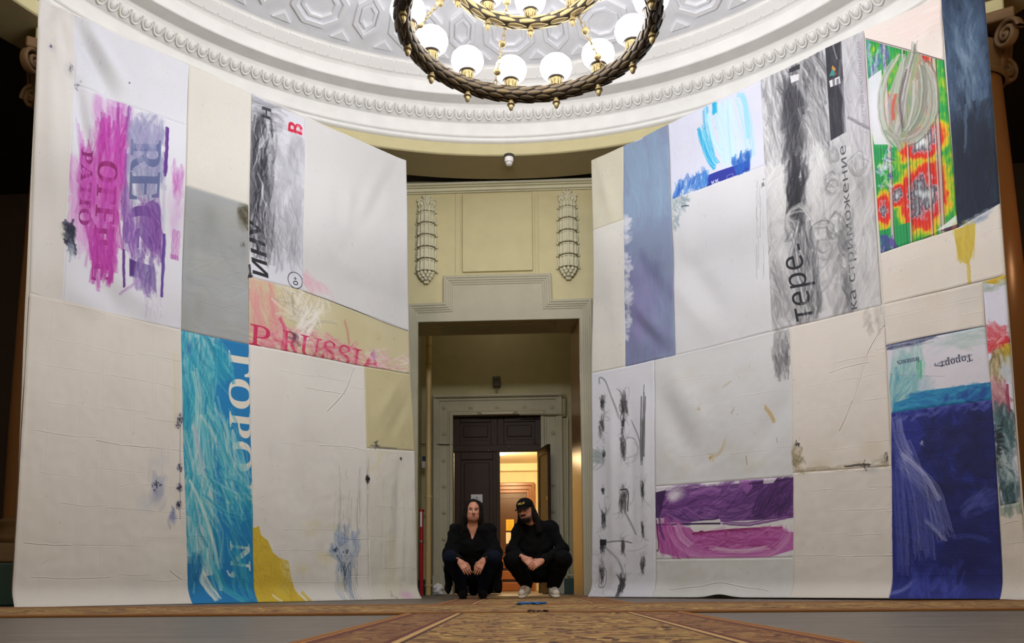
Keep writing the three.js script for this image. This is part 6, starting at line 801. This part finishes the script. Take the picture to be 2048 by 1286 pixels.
function person(cfg) {
  const o = thing('person', cfg.label, 'person'); o.position.copy(cfg.at); o.rotation.y = cfg.turn ?? 0; o.scale.setScalar(cfg.size);
  const J = cfg.J, hm = new THREE.Matrix4().compose(new THREE.Vector3(...J.head), new THREE.Quaternion().setFromEuler(new THREE.Euler(...cfg.headTurn, 'YXZ')), new THREE.Vector3(1, 1, 1)), inv = hm.clone().invert().elements;
  const toHead = (x, y, z) => [inv[0] * x + inv[4] * y + inv[8] * z + inv[12], inv[1] * x + inv[5] * y + inv[9] * z + inv[13], inv[2] * x + inv[6] * y + inv[10] * z + inv[14]];
  const hf = headSDF(), head = (x, y, z) => hf(...toHead(x, y, z)), fromHead = (p) => new THREE.Vector3(...p).applyMatrix4(hm).toArray();
  // ---- the body, under its clothes; head and hands on finer grids ----
  const limbs = (g) => [capsule(J.pelvis, J.chest, 0.13 + g, 0.15 + g), capsule(J.chest, L3(J.shL, J.shR, 0.5), 0.15 + g, 0.08 + g), capsule(J.shL, J.shR, 0.066 + g, 0.066 + g), capsule(J.shL, J.elL, 0.055 + g, 0.043 + g), capsule(J.shR, J.elR, 0.055 + g, 0.043 + g), capsule(J.elL, J.wrL, 0.041 + g, 0.028 + g * 0.8), capsule(J.elR, J.wrR, 0.041 + g, 0.028 + g * 0.8)];
  const legs = (g) => [capsule(J.pelvis, J.hipL, 0.12 + g, 0.095 + g), capsule(J.pelvis, J.hipR, 0.12 + g, 0.095 + g), capsule(J.hipL, J.knL, 0.088 + g, 0.062 + g), capsule(J.hipR, J.knR, 0.088 + g, 0.062 + g), capsule(J.knL, J.anL, 0.06 + g, 0.04 + g), capsule(J.knR, J.anR, 0.06 + g, 0.04 + g)];
  const neck = capsule(L3(J.shL, J.shR, 0.5), fromHead([0, -0.07, -0.02]), 0.062, 0.054);
  const inner = blend([...limbs(-0.012), ...legs(-0.012), neck, capsule(J.anL, J.toeL, 0.03, 0.026), capsule(J.anR, J.toeR, 0.03, 0.026)], 0.05);
  const hands = cfg.hands, body = [skin((x, y, z) => smin(inner(x, y, z), head(x, y, z), 0.03), [0, 0.5, 0.05], 0.62, 0.016)];
  const isHead = blend([head, neck], 0.03), hc = J.head; body.push(skin((x, y, z) => Math.max(isHead(x, y, z), (hc[1] - 0.2) - y), [hc[0], hc[1] - 0.035, hc[2]], 0.165, 0.0042));
  for (const f of hands) body.push(skin(f.sdf, f.c, 0.115, 0.0036));
  const bg = mergeGeometries(body.map((g) => { const q = g.index ? g.toNonIndexed() : g; return q; })), pos = bg.attributes.position, col = new Float32Array(pos.count * 3), base = new THREE.Color(SKIN), lip = new THREE.Color('#9c5348'), stub = new THREE.Color(cfg.stubble), cc = new THREE.Color();
  for (let i = 0; i < pos.count; i++) {
    const [x, y, z] = toHead(pos.getX(i), pos.getY(i), pos.getZ(i)); cc.copy(base);
    if (Math.abs(x) < 0.1 && Math.abs(y) < 0.13 && z > 0) {
      const jaw = smoothstep(-y, 0.045, 0.075) * smoothstep(z, 0.0, 0.03) * (Math.hypot(x / 0.024, (y + 0.063) / 0.011) > 1.15 ? 1 : 0), mo = Math.abs(x) < 0.03 && y > -0.055 && y < -0.042 ? 1 : 0; cc.lerp(stub, clamp(Math.max(jaw, mo) * cfg.beard * (0.8 + 0.3 * noise3(x * 300, y * 300, z * 300)), 0, 1));
      if (Math.hypot(x / 0.023, (y + 0.063) / 0.0105) < 1 && z > 0.06) cc.copy(lip);
      if (Math.abs(Math.abs(x) - 0.03) < 0.02 && Math.abs(y - 0.0255 - 0.0 * x) < 0.0055 && z > 0.05) cc.lerp(cfg.brow, 0.85);
    }
    cc.toArray(col, i * 3);
  }
  bg.setAttribute('color', new THREE.BufferAttribute(col, 3)); part(o, 'body', bg, phy('#ffffff', 0.5, { vertexColors: true, sheen: 0.2 }));
  for (const s of [-1, 1]) {                                 // eyes
    const e = part(o, 'eye', new THREE.SphereGeometry(0.0118, 14, 10), std('#b8b0a6', 0.3)); e.position.set(...fromHead([s * 0.031, 0.003, 0.0675]));
    const i = part(e, 'iris', new THREE.SphereGeometry(0.0068, 10, 8), std('#1f1d1a', 0.2)); i.position.set(...cfg.gaze).multiplyScalar(0.0085);
  }
  // ---- clothes ----
  cfg.clothes(o, { J, limbs, legs, neck, head, toHead, fromHead, hm });
  return o;
}
const BLACK = phy('#070708', 0.95, { specularIntensity: 0.3, bumpMap: plasterBump, bumpScale: 0.003 }), DENIM = phy('#0b1120', 0.95, { specularIntensity: 0.3 }), JET = phy('#060607', 0.9, { specularIntensity: 0.3 });
const cuffs = (J, o) => { const e = [[J.elL, J.wrL], [J.elR, J.wrR]].map(([a, b]) => { const d = [b[0] - a[0], b[1] - a[1], b[2] - a[2]], l = Math.hypot(...d); return [b, d.map((v) => v / l)]; }); return (x, y, z) => { let s = -1; for (const [w, d] of e) { const p = [x - w[0], y - w[1], z - w[2]]; if (Math.hypot(...p) < 0.085) s = Math.max(s, p[0] * d[0] + p[1] * d[1] + p[2] * d[2] + o); } return s; }; };   // sleeves end at the wrists
const fold = (f, amp, q = 9) => (x, y, z) => f(x, y, z) + amp * noise3(x * q, y * q * 1.3, z * q);
function shoe(o, name, heel, toe, mat, soleMat, w = 0.043) {
  const mid = L3(heel, toe, 0.5), up = blend([capsule(heel, L3(heel, toe, 0.35), w * 0.95, w), capsule(L3(heel, toe, 0.35), toe, w, w * 0.82), capsule(add(heel, [0, 0.03, 0]), add(heel, [0, 0.065, 0.005]), w * 0.85, w * 0.8), capsule(add(heel, [0, 0.06, 0]), add(mid, [0, 0.01, 0]), w * 0.7, w * 0.7)], 0.03);
  const m = part(o, name, skin((x, y, z) => Math.max(up(x, y, z), Math.min(heel[1], toe[1]) - 0.035 - y), add(mid, [0, 0.02, 0]), 0.2, 0.008), mat);
  const so = blend([capsule(add(heel, [0, -0.026, 0]), add(toe, [0, -0.024, 0]), w * 1.02, w * 0.9)], 0.01), dx = toe[0] - heel[0], dy = toe[1] - heel[1], dz = toe[2] - heel[2], l = Math.hypot(dx, dz) || 1;
  part(m, 'sole', skin((x, y, z) => { const t = ((x - heel[0]) * dx + (z - heel[2]) * dz) / (l * l), yy = heel[1] + dy * t - 0.03; return Math.max(so(x, y, z), Math.abs(y - yy) - 0.012); }, mid, 0.2, 0.008), soleMat);
  if (soleMat !== mat) for (let k = 0; k < 5; k++) { const c = L3(add(heel, [0, 0.065, 0]), add(toe, [0, 0.03, 0]), 0.3 + k * 0.12); part(m, 'lace', tube([add(c, [-0.026, 0.0, 0.012]), add(c, [0, 0.014, 0.016]), add(c, [0.026, 0.0, 0.012])].map((p) => new THREE.Vector3(...p)), 0.004, 10, 5), std('#b9b6ad', 0.8)); }
}
function strands(o, name, hm, mat, list, rad) { const g = []; for (const pts of list) { const v = pts.map((p) => new THREE.Vector3(...p).applyMatrix4(hm)); g.push(tube(v, rad, 14, 5)); } const m = part(o, name, merge(g), mat); return m; }

{ // long-haired sitter in a black coat
  const J = { head: [0.012, 0.925, 0.04], pelvis: [0, 0.27, -0.16], chest: [0, 0.56, -0.08], shL: [-0.165, 0.72, -0.03], shR: [0.165, 0.72, -0.03], elL: [-0.235, 0.49, 0.06], elR: [0.235, 0.49, 0.06], wrL: [-0.115, 0.385, 0.3], wrR: [0.125, 0.395, 0.3], hipL: [-0.11, 0.25, -0.14], hipR: [0.11, 0.25, -0.14], knL: [-0.22, 0.42, 0.2], knR: [0.235, 0.42, 0.2], anL: [-0.1, 0.09, 0.0], anR: [0.105, 0.09, 0.0], toeL: [-0.09, 0.035, 0.16], toeR: [0.115, 0.035, 0.16] };
  person({
    label: 'person with long dark hair squatting in a black coat, both hands hanging between the knees', at: onHeight(945, 1197, 0.012), size: 0.92, J, headTurn: [-0.03, 0.1, -0.03], beard: 0.3, stubble: '#7d5446', brow: new THREE.Color('#2e1a12'), gaze: [-0.25, 0.3, 0.92],
    hands: [{ sdf: handSDF(J.wrL, [0.55, -0.72, 0.25], [0.75, 0.4, -0.3], [-0.1, 0.35, 0.95], [0.35, 0.32, 0.3, 0.3], 0.06), c: [-0.065, 0.31, 0.33] }, { sdf: handSDF(J.wrR, [-0.42, -0.8, 0.22], [-0.75, 0.4, -0.3], [0.1, 0.3, 0.95], [0.4, 0.38, 0.34, 0.32], 0.05), c: [0.09, 0.315, 0.33] }],
    clothes(o, { limbs, legs, neck, head, toHead, hm, fromHead }) {
      const arms = limbs(0.018), coatBody = blend([...arms, capsule([-0.175, 0.66, -0.03], [-0.24, 0.45, 0.05], 0.062, 0.07), capsule([0.175, 0.66, -0.03], [0.25, 0.45, 0.05], 0.062, 0.07), capsule([-0.2, 0.5, 0.02], [-0.26, 0.1, 0.0], 0.07, 0.035), capsule([0.2, 0.5, 0.02], [0.275, 0.1, 0.02], 0.07, 0.045), capsule([-0.27, 0.36, 0.08], [-0.25, 0.06, 0.06], 0.03, 0.016), capsule([0.3, 0.36, 0.08], [0.262, 0.1, 0.08], 0.03, 0.024), capsule([-0.15, 0.4, -0.2], [-0.16, 0.08, -0.24], 0.08, 0.04), capsule([0.15, 0.4, -0.2], [0.17, 0.08, -0.24], 0.08, 0.04), capsule([0, 0.4, -0.24], [0, 0.08, -0.28], 0.1, 0.05)], 0.05);
      const vneck = (x, y, z) => Math.max(Math.abs(x - 0.005) - 0.055 * clamp((y - 0.615) / 0.14, 0, 1) , 0.62 - y, 0.0 - z);   // opening at the throat
      const stop = cuffs(J, 0.0);
      const coat = fold((x, y, z) => Math.max(-smin(-coatBody(x, y, z), vneck(x, y, z), 0.01), stop(x, y, z), y - 0.8, 0.012 - y), 0.008);
      part(o, 'coat', skin(coat, [0, 0.42, 0], 0.44, 0.0105), BLACK, 'black open necked coat');
      part(o, 'trousers', skin(fold((x, y, z) => Math.max(blend(legs(0.014), 0.04)(x, y, z), 0.075 - y), 0.005), [0, 0.28, 0.04], 0.4, 0.011), DENIM, 'dark blue trousers');
      shoe(o, 'boot', [-0.105, 0.05, -0.02], [-0.09, 0.045, 0.16], JET, JET); shoe(o, 'boot', [0.108, 0.05, -0.02], [0.118, 0.045, 0.16], JET, JET);
      const hairMat = phy('#140c08', 0.75, { specularIntensity: 0.35 }), hairIn = blend([ell([0, 0.045, -0.03], [0.085, 0.09, 0.092]), ell([-0.075, -0.03, -0.03], [0.03, 0.11, 0.05]), ell([0.075, -0.03, -0.03], [0.032, 0.12, 0.05]), ell([0, -0.06, -0.08], [0.075, 0.12, 0.04])], 0.03);
      const face = (x, y, z) => blend([ell([0, -0.01, 0.1], [0.062, 0.098, 0.075]), ell([0, -0.1, 0.06], [0.062, 0.08, 0.07])], 0.02)(x, y, z);
      const hf = (x, y, z) => { const q = toHead(x, y, z); return Math.max(hairIn(...q), -face(...q)) + 0.004 * noise3(q[0] * 60, q[1] * 14, q[2] * 60); };
      const hair = part(o, 'hair', skin(hf, add(J.head, [0, -0.02, -0.02]), 0.2, 0.006), hairMat, 'long dark brown hair');
      const list = []; for (let i = 0; i < 190; i++) { const s = i % 2 ? 1 : -1, a = rr(0, 1); list.push([[s * rr(0.045, 0.075), 0.06 - a * 0.03, -0.02 - a * 0.06], [s * rr(0.083, 0.1), -0.02, 0.0 - a * 0.07], [s * rr(0.085, 0.12), -0.11, 0.0 - a * 0.06], [s * rr(0.08, 0.13), -0.17 - rr(0, 0.09), 0.01 - a * 0.05]]); }
      strands(hair, 'lock', hm, hairMat, list, 0.0032);
    },
  });
}
{ // sitter in a cap with white trainers
  const J = { head: [-0.13, 0.905, 0.1], pelvis: [0.02, 0.3, -0.2], chest: [-0.01, 0.56, -0.07], shL: [-0.185, 0.7, -0.01], shR: [0.13, 0.73, -0.03], elL: [-0.275, 0.49, 0.06], elR: [0.255, 0.5, 0.05], wrL: [-0.155, 0.405, 0.3], wrR: [0.03, 0.375, 0.31], hipL: [-0.09, 0.28, -0.17], hipR: [0.12, 0.28, -0.17], knL: [-0.262, 0.38, 0.22], knR: [0.25, 0.39, 0.2], anL: [-0.125, 0.14, -0.02], anR: [0.155, 0.1, -0.04], toeL: [-0.17, 0.045, 0.14], toeR: [0.175, 0.045, 0.1] };
  person({
    label: 'bearded person in a black cap and white trainers squatting with clasped hands', at: onHeight(1077, 1195, 0.014), size: 0.955, J, headTurn: [0.12, -0.42, 0.16], beard: 0.85, stubble: '#2a1c16', brow: new THREE.Color('#1a100c'), gaze: [-0.1, -0.25, 0.96],
    hands: [{ sdf: handSDF(J.wrL, [0.72, -0.6, 0.3], [0.6, 0.6, -0.3], [-0.1, 0.35, 0.93], [0.32, 0.3, 0.3, 0.28], 0.04), c: [-0.1, 0.345, 0.33] }, { sdf: handSDF(J.wrR, [-0.8, -0.42, 0.3], [-0.45, 0.75, -0.3], [0.05, 0.35, 0.93], [0.45, 0.42, 0.4, 0.36], 0.03), c: [-0.025, 0.335, 0.345] }],
    clothes(o, { limbs, legs, neck, head, toHead, hm, fromHead }) {
      const top = blend([...limbs(0.016), capsule([-0.03, 0.5, -0.06], [0.01, 0.3, -0.1], 0.17, 0.17), capsule(L3(J.shL, J.shR, 0.5), add(L3(J.shL, J.shR, 0.5), [-0.03, 0.06, 0.02]), 0.085, 0.075)], 0.05);
      const stop = cuffs(J, 0.004);
      part(o, 'sweater', skin(fold((x, y, z) => Math.max(top(x, y, z), stop(x, y, z), 0.2 - y), 0.007), [0, 0.5, 0.02], 0.4, 0.0105), BLACK, 'black long sleeved sweater');
      part(o, 'trousers', skin(fold((x, y, z) => Math.max(blend([...legs(0.02), capsule(J.knL, add(J.anL, [0, 0.02, 0]), 0.085, 0.06), capsule(J.knR, add(J.anR, [0, 0.03, 0]), 0.085, 0.06)], 0.04)(x, y, z), 0.1 - y), 0.006), [0, 0.29, 0.03], 0.4, 0.011), JET, 'loose black trousers');
      const wm = std('#cfc9bb', 0.75), ws = std('#ddd8cc', 0.7); shoe(o, 'trainer', [-0.122, 0.085, -0.03], [-0.178, 0.045, 0.13], wm, ws, 0.045); shoe(o, 'trainer', [0.15, 0.06, -0.05], [0.178, 0.045, 0.11], wm, ws, 0.045);
      const hairMat = phy('#100906', 0.75, { specularIntensity: 0.35 }), list = []; for (let i = 0; i < 190; i++) { const s = i % 2 ? 1 : -1, a = rr(0, 1); list.push([[s * rr(0.05, 0.072), 0.03, -0.02 - a * 0.07], [s * rr(0.08, 0.095), -0.04, 0.005 - a * 0.08], [s * rr(0.085, 0.115), -0.12, 0.02 - a * 0.08], [s * rr(0.07, 0.13), -0.2 - rr(0, 0.06), 0.03 - a * 0.06]]); }
      const hairIn = blend([ell([0, 0.0, -0.05], [0.08, 0.1, 0.06]), ell([-0.078, -0.06, -0.02], [0.024, 0.11, 0.04]), ell([0.078, -0.06, -0.02], [0.024, 0.11, 0.04])], 0.02);
      const hair = part(o, 'hair', skin((x, y, z) => { const q = toHead(x, y, z); return hairIn(...q) + 0.004 * noise3(q[0] * 60, q[1] * 14, q[2] * 60); }, add(J.head, [0, -0.05, -0.02]), 0.2, 0.006), hairMat, 'long dark hair under the cap'); strands(hair, 'lock', hm, hairMat, list, 0.0032);
      // beard
      const bl = []; for (let i = 0; i < 170; i++) { const a = rr(-1.15, 1.15), x = 0.056 * Math.sin(a), z = 0.03 + 0.052 * Math.cos(a); bl.push([[x, -0.075 - rr(0, 0.012), z], [x * 1.02, -0.1, z + 0.004], [x * 0.95, -0.118 - rr(0, 0.018) * Math.cos(a), z - 0.004]]); } for (let i = 0; i < 50; i++) { const x = rr(-0.026, 0.026); bl.push([[x, -0.045, 0.09], [x * 1.15, -0.05, 0.0895], [x * 1.25, -0.056, 0.086]]); } strands(o, 'beard', hm, hairMat, bl, 0.0022);
      // cap: dome, peak, gold lettering on the front
      const capG = skin((x, y, z) => { const q = toHead(x, y, z); const d = ell([0, 0.05, -0.012], [0.09, 0.085, 0.104])(...q); return Math.max(d, 0.028 - q[1] + 0.12 * Math.max(0, -q[2] - 0.05) * 0); }, add(J.head, [0, 0.07, 0]), 0.16, 0.006);
      const cap = part(o, 'cap', capG, JET, 'black baseball cap');
      part(cap, 'peak', skin((x, y, z) => { const q = toHead(x, y, z), bend = 0.04 - q[0] * q[0] * 3.2 - Math.max(0, q[2] - 0.08) * 0.28; return Math.max(Math.hypot(q[0] / 0.078, (q[2] - 0.075) / 0.085) - 1 > 0 ? (Math.hypot(q[0] / 0.078, (q[2] - 0.075) / 0.085) - 1) * 0.07 : -0.002, Math.abs(q[1] - bend) - 0.005, 0.03 - q[2]); }, fromHead([0, 0.03, 0.1]), 0.12, 0.0045), JET);
      const gold = std('#c9a648', 0.5), lt = []; const s5 = [[[-0.036, 0], [-0.036, 0.02], [-0.028, 0.01], [-0.02, 0.02], [-0.02, 0]], [[-0.012, 0], [-0.012, 0.02], [-0.002, 0.016], [-0.012, 0.011]], [[0.004, 0.02], [0.004, 0], [0.014, 0]], [[0.019, 0], [0.025, 0.02], [0.032, 0]], [[0.035, 0.02], [0.045, 0.02]], [[0.04, 0.02], [0.04, 0]]];
      for (const q of s5) lt.push(tube(q.map(([x, y]) => { const a = x / 0.1; return new THREE.Vector3(0.094 * Math.sin(a), 0.066 + y, -0.012 + 0.103 * Math.cos(a) - (y > 0.01 ? 0.006 : 0.0)).applyMatrix4(hm); }), 0.0028, 18, 5)); part(cap, 'cap_lettering', merge(lt), gold, 'small gold lettering');
    },
  });
}
// ---------- shadows on, hand over ----------
scene.traverse((o) => { if (o.isMesh) { o.castShadow = true; o.receiveShadow = true; } if (o.isPointLight) o.castShadow = true; });
renderer.render(scene, camera);
